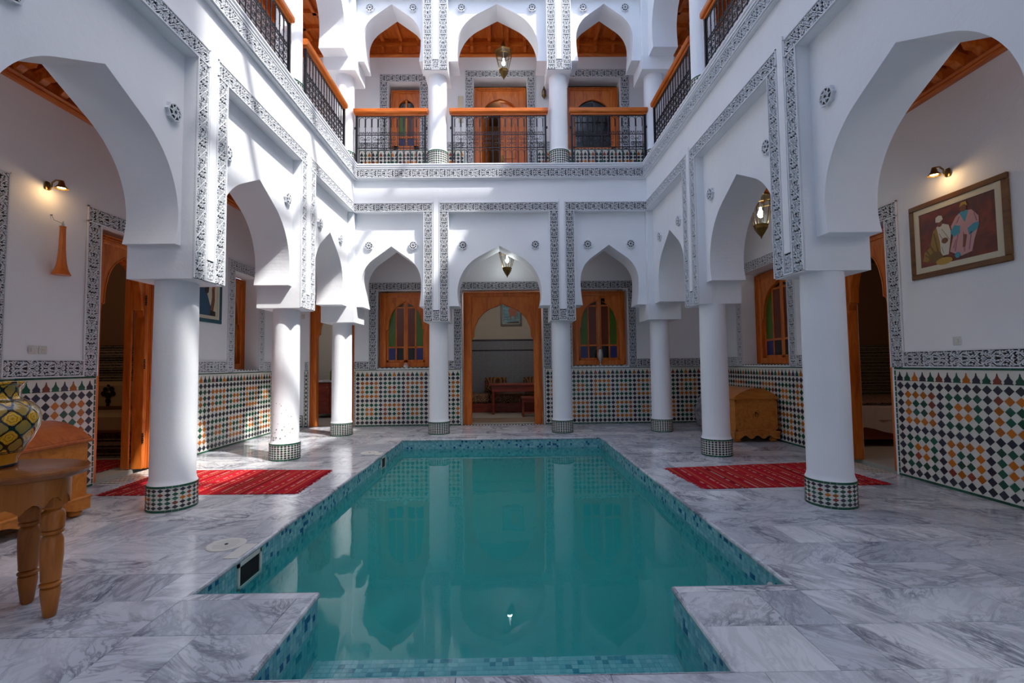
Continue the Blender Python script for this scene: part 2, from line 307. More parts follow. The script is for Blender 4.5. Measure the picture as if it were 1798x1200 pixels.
# ------------------------------------------------------------------ mesh helpers
class MB:
    def __init__(s): s.V = []; s.F = []; s.I = []; s.n = 0
    def add(s, v, f, mi=0):
        v = np.asarray(v, float).reshape(-1, 3); s.V.append(v)
        for q in f: s.F.append([i+s.n for i in q]); s.I.append(mi)
        s.n += len(v)
    def box(s, x0, x1, y0, y1, z0, z1, mi=0):
        v = [(x, y, z) for z in (z0, z1) for y in (y0, y1) for x in (x0, x1)]
        s.add(v, [(0, 2, 3, 1), (4, 5, 7, 6), (0, 1, 5, 4), (2, 6, 7, 3), (0, 4, 6, 2), (1, 3, 7, 5)], mi); return s
    def bbox(s, x0, x1, y0, y1, z0, z1, b=.01, mi=0):   # box with chamfered edges
        v = []; idx = {}
        for sx in (0, 1):
            for sy in (0, 1):
                for sz in (0, 1):
                    X, Y, Z = (x0, x1)[sx], (y0, y1)[sy], (z0, z1)[sz]; dx, dy, dz = (b, -b)[sx], (b, -b)[sy], (b, -b)[sz]
                    for a, p in (('x', (X, Y+dy, Z+dz)), ('y', (X+dx, Y, Z+dz)), ('z', (X+dx, Y+dy, Z))):
                        idx[(sx, sy, sz, a)] = len(v); v.append(p)
        f = []
        for k in (0, 1):
            f.append([idx[(k, a, c, 'x')] for a, c in ((0, 0), (1, 0), (1, 1), (0, 1))])
            f.append([idx[(a, k, c, 'y')] for a, c in ((0, 0), (1, 0), (1, 1), (0, 1))])
            f.append([idx[(a, c, k, 'z')] for a, c in ((0, 0), (1, 0), (1, 1), (0, 1))])
        for a in (0, 1):
            for c in (0, 1):
                f.append([idx[(a, c, 0, 'x')], idx[(a, c, 1, 'x')], idx[(a, c, 1, 'y')], idx[(a, c, 0, 'y')]])
                f.append([idx[(a, 0, c, 'x')], idx[(a, 1, c, 'x')], idx[(a, 1, c, 'z')], idx[(a, 0, c, 'z')]])
                f.append([idx[(0, a, c, 'y')], idx[(1, a, c, 'y')], idx[(1, a, c, 'z')], idx[(0, a, c, 'z')]])
                for e in (0, 1): f.append([idx[(a, c, e, q)] for q in 'xyz'])
        s.add(v, f, mi); return s
    def prism(s, poly, a0, a1, axis=1, mi=0, caps=True):   # poly of 2-D points, extruded along axis
        n = len(poly); v = []
        for a in (a0, a1):
            for p, q in poly: v.append({0: (a, p, q), 1: (p, a, q), 2: (p, q, a)}[axis])
        f = [(i, (i+1) % n, n+(i+1) % n, n+i) for i in range(n)]
        if caps: f += [tuple(range(n))[::-1], tuple(range(n, 2*n))]
        s.add(v, f, mi); return s
    def tube(s, pts, r, n=6, mi=0, closed=False, cap=True):
        P = np.asarray(pts, float); m = len(P)
        T = np.roll(P, -1, 0)-np.roll(P, 1, 0) if closed else np.gradient(P, axis=0)
        T /= np.maximum(np.linalg.norm(T, axis=1, keepdims=True), 1e-9)
        rr = np.full(m, r) if np.isscalar(r) else np.asarray(r, float)
        ref = np.array([0, 0, 1.]) if abs(T[:, 2]).mean() < .8 else np.array([0, 1., 0]) if abs(T[:, 1]).mean() < .6 else np.array([1., 0, 0])
        A = np.cross(T, ref); bad = np.linalg.norm(A, axis=1) < 1e-3
        A[bad] = np.cross(T[bad], [.3, .9, .1]); A /= np.linalg.norm(A, axis=1, keepdims=True); B = np.cross(T, A)
        v = []
        for i in range(m):
            for k in range(n):
                a = 2*PI*(k+.5)/n; v.append(P[i]+rr[i]*(math.cos(a)*A[i]+math.sin(a)*B[i]))
        f = []
        for i in range(m if closed else m-1):
            j = (i+1) % m
            for k in range(n): f.append((i*n+k, i*n+(k+1) % n, j*n+(k+1) % n, j*n+k))
        if cap and not closed: f += [tuple(range(n)), tuple(range((m-1)*n, m*n))[::-1]]
        s.add(v, f, mi); return s
    def lathe(s, prof, c=(0, 0, 0), n=24, mi=0, caps=True, rx=1, ry=1, phase=0):
        v = []; m = len(prof)
        for r, z in prof:
            for k in range(n):
                a = 2*PI*k/n+phase; v.append((c[0]+rx*r*math.cos(a), c[1]+ry*r*math.sin(a), c[2]+z))
        f = [(i*n+k, i*n+(k+1) % n, (i+1)*n+(k+1) % n, (i+1)*n+k) for i in range(m-1) for k in range(n)]
        if caps: f += [tuple(range(n))[::-1], tuple(range((m-1)*n, m*n))]
        s.add(v, f, mi); return s
    def build(s, name, mats, parent=None, fn=None, smooth=False, recalc=True, **props):
        V = np.concatenate(s.V) if s.V else np.zeros((0, 3))
        if fn is not None: V = np.array(fn(V[:, 0], V[:, 1], V[:, 2])).T
        if parent is not None and parent.get('_w'): V = V-np.array(parent.location)
        me = bpy.data.meshes.new(name); me.from_pydata(V.tolist(), [], s.F)
        if not isinstance(mats, (list, tuple)): mats = [mats]
        for q in mats: me.materials.append(W_[q] if isinstance(q, str) else q)
        if len(mats) > 1: me.polygons.foreach_set('material_index', s.I)
        if recalc and len(s.F) < 60000:
            b = bmesh.new(); b.from_mesh(me); bmesh.ops.recalc_face_normals(b, faces=b.faces); b.to_mesh(me); b.free()
        if smooth:
            me.polygons.foreach_set('use_smooth', [True]*len(me.polygons))
            try: me.set_sharp_from_angle(angle=math.radians(40))
            except Exception: pass
        me.update()
        o = bpy.data.objects.new(name, me); COL.objects.link(o)
        if parent is not None: o.parent = parent
        for k, v in props.items(): o[k] = v
        return o
def tag(o, label, cat, group=None):
    o['label'] = label; o['category'] = cat
    if group: o['group'] = group
    return o
def thing(name, label, cat, loc=(0, 0, 0), rz=0, group=None, world=False):
    o = bpy.data.objects.new(name, None); COL.objects.link(o); o.empty_display_size = .1
    o.location = loc; o.rotation_euler = (0, 0, rz)
    if world: o['_w'] = 1
    return tag(o, label, cat, group)
def structure(name):
    o = bpy.data.objects.new(name, None); COL.objects.link(o); o['kind'] = 'structure'; o.empty_display_size = .1; return o
def copy_tree(o, parent=None):
    c = o.copy(); COL.objects.link(c)
    if parent is not None: c.parent = parent
    for ch in o.children: copy_tree(ch, c)
    return c

# wall frames: u along the wall, w out of the wall face towards the viewer's court, z up
AL, AR, YB = -2.74, 2.585, 8.36
OL, OR, OB = -4.45, 4.28, 9.75
fAL = lambda u, w, z: (AL+w, u, z)
fAR = lambda u, w, z: (AR-w, u, z)
fAB = lambda u, w, z: (u, YB-w, z)
fOL = lambda u, w, z: (OL+w, u, z)
fOR = lambda u, w, z: (OR-w, u, z)
fOB = lambda u, w, z: (u, OB-w, z)

# ------------------------------------------------------------------ carved plaster relief (real ribbons over a dark ground)
TILE_L = 2.0
def make_tile():
    """arabesque: interlaced curls thrown into half a band and mirrored, repeating every two band widths"""
    g = np.random.default_rng(5); st = []; pts = np.zeros((0, 2))
    def free(P, d):
        if not len(pts): return True
        dx = np.abs(P[:, None, 0]-pts[None, :, 0]); dx = np.minimum(dx, TILE_L-dx); dy = P[:, None, 1]-pts[None, :, 1]
        return (dx*dx+dy*dy).min() > d*d
    t = np.linspace(0, TILE_L, 33); c = np.stack([t, .27+.17*np.cos(2*PI*t)], 1); st.append((c, .024)); pts = c.copy()
    for _ in range(5000):
        r = g.uniform(.05, .13) if _ < 2500 else g.uniform(.03, .07); a0 = g.uniform(0, 2*PI); sw = g.uniform(.8, 1.7)*PI*(1 if g.random() < .5 else -1)
        a = a0+np.linspace(0, sw, 9); rr = r*np.linspace(1, .45, 9); cx, cy_ = g.uniform(0, TILE_L), g.uniform(0, .5)
        P = np.stack([cx+rr*np.cos(a), cy_+rr*np.sin(a)], 1)
        if P[:, 1].min() < .02 or P[:, 1].max() > .485: continue
        if not free(P, .061): continue
        pts = np.concatenate([pts, P]); st.append((P, .026))
    return_st = []
    for P, hw in st:
        return_st.append((P, hw)); return_st.append((np.stack([P[:, 0], 1-P[:, 1]], 1), hw))
    for k in range(4): return_st.append((np.array([(.25+k*.5-.05, .5), (.25+k*.5, .53), (.25+k*.5+.05, .5), (.25+k*.5, .47), (.25+k*.5-.05, .5)]), .016))
    st = return_st
    V = []; F = []; n = 0
    for P, hw in st:
        T = np.gradient(P, axis=0); T /= np.linalg.norm(T, axis=1, keepdims=True); N = np.stack([-T[:, 1], T[:, 0]], 1)
        wd = hw*np.ones(len(P)); wd[0] *= .6; wd[-1] *= .6
        a, b = P+N*wd[:, None], P-N*wd[:, None]; a2, b2 = P+N*wd[:, None]*1.15, P-N*wd[:, None]*1.15
        m = len(P)
        for Q, h in ((a2, 0), (a, 1), (b, 1), (b2, 0)):
            V.append(np.column_stack([Q, np.full(m, h)]))
        for k in range(3):
            for i in range(m-1): F.append((n+k*m+i, n+k*m+i+1, n+(k+1)*m+i+1, n+(k+1)*m+i))
        n += 4*m
    return np.concatenate(V), F
TV, TF = make_tile()
def band(mb, u0, u1, z0, z1, w=0., vertical=False, edges='tblr', depth=.011, fil=.013):
    """carved band on a wall face: dark ground (slot 1), white ribbons and fillets (slot 0)"""
    mb.box(u0, u1, w, w+.002, z0, z1, 1)
    a0, a1, b0, b1 = (z0, z1, u0, u1) if vertical else (u0, u1, z0, z1)
    L = a1-a0; Wd = b1-b0-2*fil; n = max(1, round(L/max(Wd, .02)/TILE_L)); s = L/n/TILE_L
    for i in range(n):
        x = TV[:, 0]; y = TV[:, 1]
        A = a0+i*s*TILE_L+x*s; B = b0+fil+y*Wd; A = np.clip(A, a0+.002, a1-.002); B = np.clip(B, b0+.004, b1-.004); Z = w+.002+TV[:, 2]*depth
        v = np.stack([B, Z, A], 1) if vertical else np.stack([A, Z, B], 1)
        mb.add(v, TF, 0)
    t = w+depth+.006
    if 'l' in edges: mb.box(u0, u0+fil, w, t, z0, z1, 0)
    if 'r' in edges: mb.box(u1-fil, u1, w, t, z0, z1, 0)
    if 'b' in edges: mb.box(u0, u1, w, t, z0, z0+fil, 0)
    if 't' in edges: mb.box(u0, u1, w, t, z1-fil, z1, 0)

# ------------------------------------------------------------------ arches
def arch_curve(hw, zw, phi, n=18):
    """keel arch: circle up to angle phi, then straight to the point; list of (u,z) left to right"""
    p = []
    for i in range(n+1):
        a = math.radians(phi)*i/n
        p.append((-hw*math.cos(a), zw+hw*math.sin(a)))
    za = zw+hw/math.sin(math.radians(phi))
    u1, z1 = p[-1]
    for t in (.35, .7): p.append((u1*(1-t), z1+(za-z1)*t))
    L = p+[(0, za)]+[(-u, z) for u, z in reversed(p)]
    return L
def arch_bay(mb, ua, ub, uc, hw, zs, ztop, phi, zapex, w0, w1, inset=.035, mi=0):
    """wall piece from ua to ub with an arched opening about uc; front w0, back w1, bottom zs"""
    zw = zapex-hw/math.sin(math.radians(phi))
    C = [(uc+u, z) for u, z in arch_curve(hw, zw, phi)]
    for ww in (w0, w1):
        v = []; f = []
        for u, z in C: v += [(u, ww, z), (u, ww, ztop)]
        for i in range(len(C)-1): f.append((2*i, 2*i+2, 2*i+3, 2*i+1))
        mb.add(v, f, mi)
    K = 6; zz = [zs+(zw-zs)*i/K for i in range(K+1)]
    ed = [hw-inset*((zw-z)/max(zw-zs, .01))**2 for z in zz]
    for sg, ue in ((-1, ua), (1, ub)):
        for ww in (w0, w1):
            v = []; f = []
            for z, e in zip(zz, ed): v += [(ue, ww, z), (uc+sg*e, ww, z)]
            for i in range(K): f.append((2*i, 2*i+1, 2*i+3, 2*i+2))
            v += [(ue, ww, ztop), (uc+sg*hw, ww, ztop)]; f.append((2*K, 2*K+1, 2*K+3, 2*K+2))
            mb.add(v, f, mi)
        mb.add([(ue, w0, zs), (uc+sg*ed[0], w0, zs), (uc+sg*ed[0], w1, zs), (ue, w1, zs)], [(0, 1, 2, 3)], mi)
    I = [(uc-e, z) for e, z in zip(ed, zz)]+C[1:-1]+[(uc+e, z) for e, z in reversed(list(zip(ed, zz)))]
    v = []; f = []
    for u, z in I: v += [(u, w0, z), (u, w1, z)]
    for i in range(len(I)-1): f.append((2*i, 2*i+1, 2*i+3, 2*i+2))
    mb.add(v, f, mi)
def star8(r, r2, n=8):
    return [((r if i % 2 == 0 else r2)*math.cos(PI*i/n), (r if i % 2 == 0 else r2)*math.sin(PI*i/n)) for i in range(2*n)]
def rosette_mesh():
    mb = MB(); n = 16
    o = star8(.086, .068); mb.prism(o, 0, .03, axis=1)
    mb.prism(star8(.066, .060), .03, .031, axis=1, mi=1)
    for k in range(8):
        a = PI*k/4
        mb.tube([(.016*math.cos(a+.5), .033, .016*math.sin(a+.5)), (.042*math.cos(a), .035, .042*math.sin(a)), (.062*math.cos(a-.1), .033, .062*math.sin(a-.1))], .006, 4)
    a = np.linspace(0, 2*PI, 17)[:-1]
    mb.tube(np.stack([.036*np.cos(a), 0*a+.034, .036*np.sin(a)], 1), .0055, 4, closed=True)
    mb.tube(np.stack([.071*np.cos(a), 0*a+.031, .071*np.sin(a)], 1), .005, 4, closed=True)
    mb.lathe([(.009, 0), (.006, .006)], (0, 0, 0), 8)
    return mb
_ros = rosette_mesh()
def rosette(parent, fn, u, z, w=-.11):
    mb = MB(); mb.V = [np.concatenate(_ros.V)+np.array([u, w, z])]; mb.F = _ros.F; mb.I = _ros.I; mb.n = _ros.n
    return mb.build('rosette', ['relief', 'pit'], parent, fn)

RW = -.11; BW = -.56; CAPB = 2.03; FOOT = 2.32; APEX = 3.43; FRI, FRO = 4.03, 4.20; HALF = .225
def arcade(name, fn, pils, bays, ends, dz=0., level=0):
    """pils: pilaster centres; bays: (ua,ub,uc,hw,phi,legL,legR); ends: overall u range"""
    root = structure(name)
    mb = MB()
    e0, e1 = ends
    top = 4.62 if level == 0 else 9.0
    fri, fro, foot, capb, apex = FRI+dz, FRO+dz, FOOT+dz, CAPB+dz+(0.04 if level else 0), APEX+dz
    if level: fri, fro = 8.14, 8.31
    for ua, ub, uc, hw, phi, lL, lR in bays:
        arch_bay(mb, ua, ub, uc, hw, foot, fri+.02, phi, apex, RW, BW)
    mb.box(e0, e1, BW, 0, fri, top)
    for p in pils:
        mb.box(p-HALF, p+HALF, RW-.02, 0, foot+.004, fri+.01)
        mb.box(p-HALF, p+HALF, BW-.01, 0, capb, foot+.004)
    mb.build('plaster', 'plaster', root, fn)
    for ua, ub, uc, hw, phi, lL, lR in bays:
        b = MB()
        i0 = ua+HALF if lL else ua; i1 = ub-HALF if lR else ub
        lw = .165
        o0 = i0-lw if lL else i0; o1 = i1+lw if lR else i1
        band(b, o0, o1, fri, fro, edges='tblr' if lL and lR else 'tb'+('l' if lL else '')+('r' if lR else ''))
        if lL: band(b, i0-lw, i0, capb+.01, fri, vertical=True, edges='lr')
        if lR: band(b, i1, i1+lw, capb+.01, fri, vertical=True, edges='lr')
        b.build('carved_frame', ['relief', 'pit'], root, fn, recalc=False, kind='stuff')
        if level == 0 or True:
            rz = apex+.01 if level == 0 else apex-.09
            dx = hw*.86 if hw > .7 else hw*.74
            for sg in (-1, 1): rosette(root, fn, uc+sg*dx, rz)
    for p in pils:
        b = MB(); band(b, p-.06, p+.06, capb+.01, capb+.21, edges='b'); b.build('carved_foot', ['relief', 'pit'], root, fn, recalc=False, kind='stuff')
        b = MB(); b.box(p-.045, p+.045, 0, .016, capb+.205, fro+.05 if level == 0 else 8.3); b.build('pilaster_rib', 'plaster', root, fn)
    return root
YC = YB+.56
PL_, PR_ = [0.0, 2.05, 4.30, 6.42], [-.2, 1.93, 4.18, 6.40]
UCS = {2.05: 3.27, 1.93: 3.07}
def side_bays(P):
    out = []
    for a, b in zip(P[:-1], P[1:]): out.append((a, b, UCS.get(a, (a+b)/2), .77, 62, True, True))
    out.append((P[-1], YB, 7.53, .60, 54, True, False)); return out
arc_l = arcade('wall_arcade_left', fAL, PL_, side_bays(PL_), (-.3, YC))
arc_r = arcade('wall_arcade_right', fAR, PR_, side_bays(PR_), (-.3, YC))
M1, M2 = -1.255, 1.03
back_bays = [(AL, M1, -2.09, .545, 54, False, True), (M1, M2, -.115, .772, 62, True, True), (M2, AR, 1.905, .535, 54, True, False)]
arc_b = arcade('wall_arcade_back', fAB, [M1, M2], back_bays, (AL-.56, AR+.56))
arcade('wall_upper_arcade_left', fAL, PL_, side_bays(PL_), (-.3, YC), 4.61, 1)
arcade('wall_upper_arcade_right', fAR, PR_, side_bays(PR_), (-.3, YC), 4.61, 1)
arcade('wall_upper_arcade_back', fAB, [M1, M2], back_bays, (AL-.56, AR+.56), 4.61, 1)
# corner piers (capital blocks over the corner columns) and unseen near piers
for sd, xs in (('left', (AL-.572, AL+.02)), ('right', (AR-.02, AR+.572))):
    cb = structure('wall_corner_pier_'+sd); mb = MB()
    for z0, z1, zt in ((CAPB, FOOT, FRI), (CAPB+4.65, FOOT+4.61, 8.2)):
        mb.box(xs[0], xs[1], YB-.02, YC+.012, z0, z1+.003)
        xr = (AL-.552, AL-.118) if xs[0] < 0 else (AR+.118, AR+.552)
        mb.box(xr[0], xr[1], YB+.118, YC-.008, z1, zt)
        xc = (AL-.125, AL-.002) if xs[0] < 0 else (AR+.002, AR+.125); mb.box(xc[0], xc[1], YB+.002, YB+.125, z1, zt)
    mb.build('corner_pier', 'plaster', cb)
    # first pillar of the row, beside the camera and out of the frame
    mb = MB(); mb.lathe([(.19, 0), (.19, .22), (.176, .24), (.17, 2.04)], (AL-.29 if sd == 'left' else AR+.27, PL_[1] if sd == 'left' else PR_[1], 0), 24); mb.build('near_pier', 'plaster', structure('wall_near_pier_'+sd), smooth=True)

# cornice band between the storeys
cor = structure('trim_cornice')
def cornice(fn, u0, u1):
    b = MB(); b.box(u0, u1, -.3, .05, 4.62, 4.835); b.build('cornice_body', 'plaster', cor, fn)
    b = MB(); band(b, u0, u1, 4.635, 4.815, .05); b.build('carved_cornice', ['relief', 'pit'], cor, fn, recalc=False, kind='stuff')
    b = MB(); b.prism([(-.35, 4.835), (.075, 4.835), (.075, 4.85), (.055, 4.86), (.085, 4.875), (.085, 4.895), (-.35, 4.895)], u0, u1, axis=0)
    b.build('ledge_moulding', 'plaster', cor, fn)
cornice(fAL, -.2, YB-.05); cornice(fAR, -.2, YB-.05); cornice(fAB, AL+.0, AR)

# ------------------------------------------------------------------ zellige
PITCH_T = .0865
def diamond(mb, u, z, pu, pz, w0, h, mi=0, g=.93):
    a, b = pu/2*g, pz/2*g; c, d = a*.88, b*.88
    mb.add([(u-a, w0, z), (u, w0, z-b), (u+a, w0, z), (u, w0, z+b), (u-a, w0+h*.6, z), (u, w0+h*.6, z-b), (u+a, w0+h*.6, z), (u, w0+h*.6, z+b),
            (u-c, w0+h, z), (u, w0+h, z-d), (u+c, w0+h, z), (u, w0+h, z+d)],
           [(0, 1, 5, 4), (1, 2, 6, 5), (2, 3, 7, 6), (3, 0, 4, 7), (4, 5, 9, 8), (5, 6, 10, 9), (6, 7, 11, 10), (7, 4, 8, 11), (8, 9, 10, 11)], mi)
_m = [(-.46, 0), (-.46, .08), (-.37, .12), (-.37, .19), (-.42, .28), (-.37, .38), (-.22, .52), (-.13, .60), (-.16, .65), (-.08, .71), (-.06, .86)]
MERL = _m+[(0, 1)]+[(-p, q) for p, q in reversed(_m)]
def tint(i, j):
    """5-tile blocks parted by navy lines; ring and core swap colours from block to block"""
    a, b = i % 5, j % 5
    if a == 0 or b == 0: return 'tk'
    core = a in (2, 3) and b in (2, 3)
    return ('tg' if core else 'to') if (i//5+j//5) % 2 == 0 else ('to' if core else 'tg')
def dado(parent, fn, u0, u1, flip=False, single=None, rows=11, ztop=1.165, zbot=.0, shift=0, merlons=True):
    """tiled dado; single=(ua,ub): tiles there are objects of their own"""
    root = MB(); root.box(u0, u1, 0, .008, zbot, ztop); dd = root.build('dado', 'tw', parent, fn)
    bw = .024; zb, zt = zbot+.028, ztop-.02
    mh = .118 if merlons else 0
    pz = (zt-mh-.008-zb)/rows; pu = pz if abs(pz-PITCH_T) < .02 else PITCH_T
    n = max(1, int((u1-u0-2*bw)/pu)); pu = (u1-u0-2*bw)/n
    acc = {}; w0 = .008; proto = {}
    def put(key, verts_fn, u, z, m):
        if single and single[0] <= u <= single[1]:
            k = (key, m)
            if k not in proto:
                b = MB(); verts_fn(b, 0, 0); V = np.concatenate(b.V); V = np.array(fn(V[:, 0], V[:, 1], V[:, 2])).T-np.array(fn(0., 0., 0.))
                b.V = [V]; o = b.build(key, m, dd); proto[k] = o.data
            else:
                o = bpy.data.objects.new(key, proto[k]); COL.objects.link(o); o.parent = dd
            o.location = fn(u, 0., z)
        else:
            b = acc.setdefault(m, MB()); verts_fn(b, u, z)
    for i in range(n):
        iu = n-1-i if flip else i
        u = u0+bw+pu*(iu+.5)
        for j in range(rows):
            z = zb+pz*(j+.5); m = tint(i+shift, rows-1-j)
            if random.random() < .10 and m == 'to': m = 'tr'
            put('zellige_tile', lambda b, uu, zz: diamond(b, uu, zz, pu, pz, w0, .004), u, z, m)
        if merlons:
            m = ('tk', 'tg', 'to', 'tk', 'tg', 'tr')[i % 6]
            put('merlon_tile', lambda b, uu, zz: b.prism([(uu+p*pu*.92, zz+q*.098) for p, q in MERL], w0, w0+.004, axis=1), u, zt-mh, m)
    # white diamonds between
    b = MB()
    for i in range(1, n):
        for j in range(1, rows):
            diamond(b, u0+bw+pu*i, zb+pz*j, pu, pz, w0, .003, g=.955)
    b.build('white_tiles', 'tw', dd, fn, recalc=False, kind='stuff')
    # green border tiles
    L = .085; k = max(1, round((u1-u0)/L))
    for i in range(k):
        ua, ub = u0+(u1-u0)*i/k, u0+(u1-u0)*(i+1)/k; uc = (ua+ub)/2
        hb = (ub-ua)/2*.95
        put('border_tile', lambda b, uu, zz: b.box(uu-hb, uu+hb, w0, w0+.005, zz, zz+.022), uc, zbot+.002, 'tg')
        put('border_tile', lambda b, uu, zz: b.box(uu-hb, uu+hb, w0, w0+.005, zz, zz+.013), uc, ztop-.015, 'tg')
    k = round((ztop-zbot)/.06)
    for e in (u0+.009, u1-.009):
        for i in range(k):
            z = zbot+.03+(ztop-zbot-.05)*i/k
            put('edge_tile', lambda b, uu, zz: b.box(uu-.007, uu+.007, w0, w0+.005, zz, zz+.05), e, z, 'tg')
    for m, b in acc.items(): b.build('zellige_tiles', m, dd, fn, recalc=False, kind='stuff')
    return dd

# ------------------------------------------------------------------ outer walls
def wall_segments(mb, u0, u1, z0, z1, holes, w0=-.32, w1=0.):
    """solid wall with rectangular holes (ua,ub,za,zb)"""
    us = sorted({u0, u1, *[h[0] for h in holes], *[h[1] for h in holes]})
    for a, b in zip(us[:-1], us[1:]):
        hs = sorted([h for h in holes if h[0] < (a+b)/2 < h[1]], key=lambda h: h[2]); z = z0
        for h in hs:
            if h[2] > z: mb.box(a, b, w0, w1, z, h[2])
            z = h[3]
        if z < z1: mb.box(a, b, w0, w1, z, z1)
GC = 4.25; UF = 4.93; UC = 8.28
wl, wr, wb = structure('wall_left'), structure('wall_right'), structure('wall_back')
mb = MB(); wall_segments(mb, -.4, 9.75, 0, UC+.3, [(5.12, 6.02, 0, 2.82), (7.65, 8.42, 1.19, 2.83)]); mb.build('plaster', 'plaster', wl, fOL)
mb = MB(); wall_segments(mb, -.4, 9.75, 0, UC+.3, [(5.14, 6.02, 0, 2.82), (7.0, 8.40, 1.19, 2.83)]); mb.build('plaster', 'plaster', wr, fOR)
mb = MB(); wall_segments(mb, -4.77, 4.6, 0, UC+.3, [(-4.10, -3.17, 0, 2.62), (-2.70, -1.56, 1.19, 2.82), (-.93, .77, 0, 2.82), (1.38, 2.56, 1.19, 2.82),
    (-2.48, -1.80, 5.84, 7.32), (-.66, .50, UF, 7.41), (1.36, 2.51, 5.84, 7.41)]); mb.build('plaster', 'plaster', wb, fOB)
BZ0, BZ1 = 1.17, 1.345
def frame_band(parent, fn, i0, i1, zt, zb, lw=.175, lft=True, rgt=True, extra=()):
    b = MB(); o0 = i0-lw if lft else i0; o1 = i1+lw if rgt else i1
    band(b, o0, o1, zt, zt+lw, edges='tblr')
    if lft: band(b, i0-lw, i0, zb, zt, vertical=True, edges='lr')
    if rgt: band(b, i1, i1+lw, zb, zt, vertical=True, edges='lr')
    for a, c in extra: band(b, a, c, BZ0, BZ1, edges='tb')
    b.build('carved_surround', ['relief', 'pit'], parent, fn, recalc=False, kind='stuff')
# left wall
frame_band(wl, fOL, 5.12, 6.02, 2.82, BZ0, extra=((4.16, 4.945), (6.195, 7.475)))
frame_band(wl, fOL, 7.65, 8.42, 2.83, BZ0, extra=((8.595, 8.87),))
b = MB(); band(b, 4.00, 4.165, BZ0, 3.02, vertical=True, edges='lrt'); b.build('carved_surround', ['relief', 'pit'], wl, fOL, recalc=False, kind='stuff')
dado(wl, fOL, 4.02, 5.105, flip=True, single=(4.3, 5.11)); dado(wl, fOL, 6.03, 8.87, flip=False)
# right wall
frame_band(wr, fOR, 5.14, 6.02, 2.82, BZ0, extra=((2.9, 4.965), (6.195, 6.825)))
frame_band(wr, fOR, 7.0, 8.40, 2.83, BZ0, extra=((8.575, 9.75),))
dado(wr, fOR, 2.95, 5.10, flip=True, single=(3.6, 5.11)); dado(wr, fOR, 6.03, 9.74, flip=True)
# back wall
frame_band(wb, fOB, -2.70, -1.56, 2.82, BZ0, extra=((-3.17, -2.875), (-1.385, -1.105)))
frame_band(wb, fOB, -.93, .77, 2.82, BZ0, extra=())
frame_band(wb, fOB, 1.38, 2.56, 2.82, BZ0, extra=((.945, 1.205), (2.735, 4.27)))
dado(wb, fOB, -3.16, -.95); dado(wb, fOB, .79, 4.27, flip=False)
dado(wb, fOB, -4.20, -4.115, rows=11); dado(wb, fOB, -4.40, -4.22, rows=3, ztop=.24, merlons=False)
b = MB(); band(b, -4.20, -4.115, BZ0, BZ1); b.build('carved_surround', ['relief', 'pit'], wb, fOB, recalc=False, kind='stuff')
# upper back wall
frame_band(wb, fOB, -2.48, -1.80, 7.32, 5.84, .18); frame_band(wb, fOB, -.66, .50, 7.41, UF, .17); frame_band(wb, fOB, 1.36, 2.51, 7.41, 5.84, .19)
dado(wb, fOB, -3.1, -.84, rows=9, zbot=UF, ztop=5.83); dado(wb, fOB, .68, 3.1, rows=9, zbot=UF, ztop=5.83)
b = MB()
for a, c in ((-3.1, -2.66), (-1.62, -.84), (.68, 1.17), (2.71, 3.1)): band(b, a, c, 5.84, 6.01)
b.build('carved_surround', ['relief', 'pit'], wb, fOB, recalc=False, kind='stuff')
wf = structure('wall_front_sunblock'); mb = MB(); mb.box(-4.8, 4.6, -2.3, -2.0, 0, 9.0); mb.box(AL-.5, AR+.5, -2.0, .7, GC, UF-.02); mb.box(AL-.2, AR+.2, -2.0, .7, UC+.01, UC+.29); mb.box(AL, AR, .4, .7, UC+.28, 8.98); mb.box(AR+.02, AR+.40, -3, .27, 4.9, 17); mb.build('plaster', 'plaster', wf)  # unseen front wall, with overhang and tall slab added to block sun and sky

# ------------------------------------------------------------------ pool and floor
PX0, PX1, PY0, PY1, NX0, NX1, NY0 = -1.765, 1.585, 2.655, 7.955, -1.06, .92, 1.93
WZ, PZ = -.165, -1.55
flo = structure('floor')
regions = [(OL, PX0, .4, OB), (PX1, OR, .4, OB), (PX0, PX1, PY1, OB), (PX0, NX0, NY0, PY0), (NX1, PX1, NY0, PY0), (PX0, PX1, .4, NY0)]
mb = MB()
for x0, x1, y0, y1 in regions: mb.box(x0, x1, y0, y1, -.0205, -.02)
mb.build('screed', 'grout', flo)
far = MB(); TH = .33; TWd = .62
def floor_tiles():
    for x0, x1, y0, y1 in regions:
        ys = [y for y in np.arange(NY0-TH*6, OB+TH, TH)]
        cuts = sorted({y0, y1, *[y for y in ys if y0+.06 < y < y1-.06]})
        for k, (ya, yb) in enumerate(zip(cuts[:-1], cuts[1:])):
            off = random.choice([0, .31, .2, .45])
            xs = [x for x in np.arange(x0-off, x1, TWd)]
            cx = sorted({x0, x1, *[x for x in xs if x0+.08 < x < x1-.08]})
            for xa, xb in zip(cx[:-1], cx[1:]):
                g = .0012
                yield xa+g, xb-g, ya+g, yb-g
tl = sorted(floor_tiles(), key=lambda t: t[2]); nsep = 0
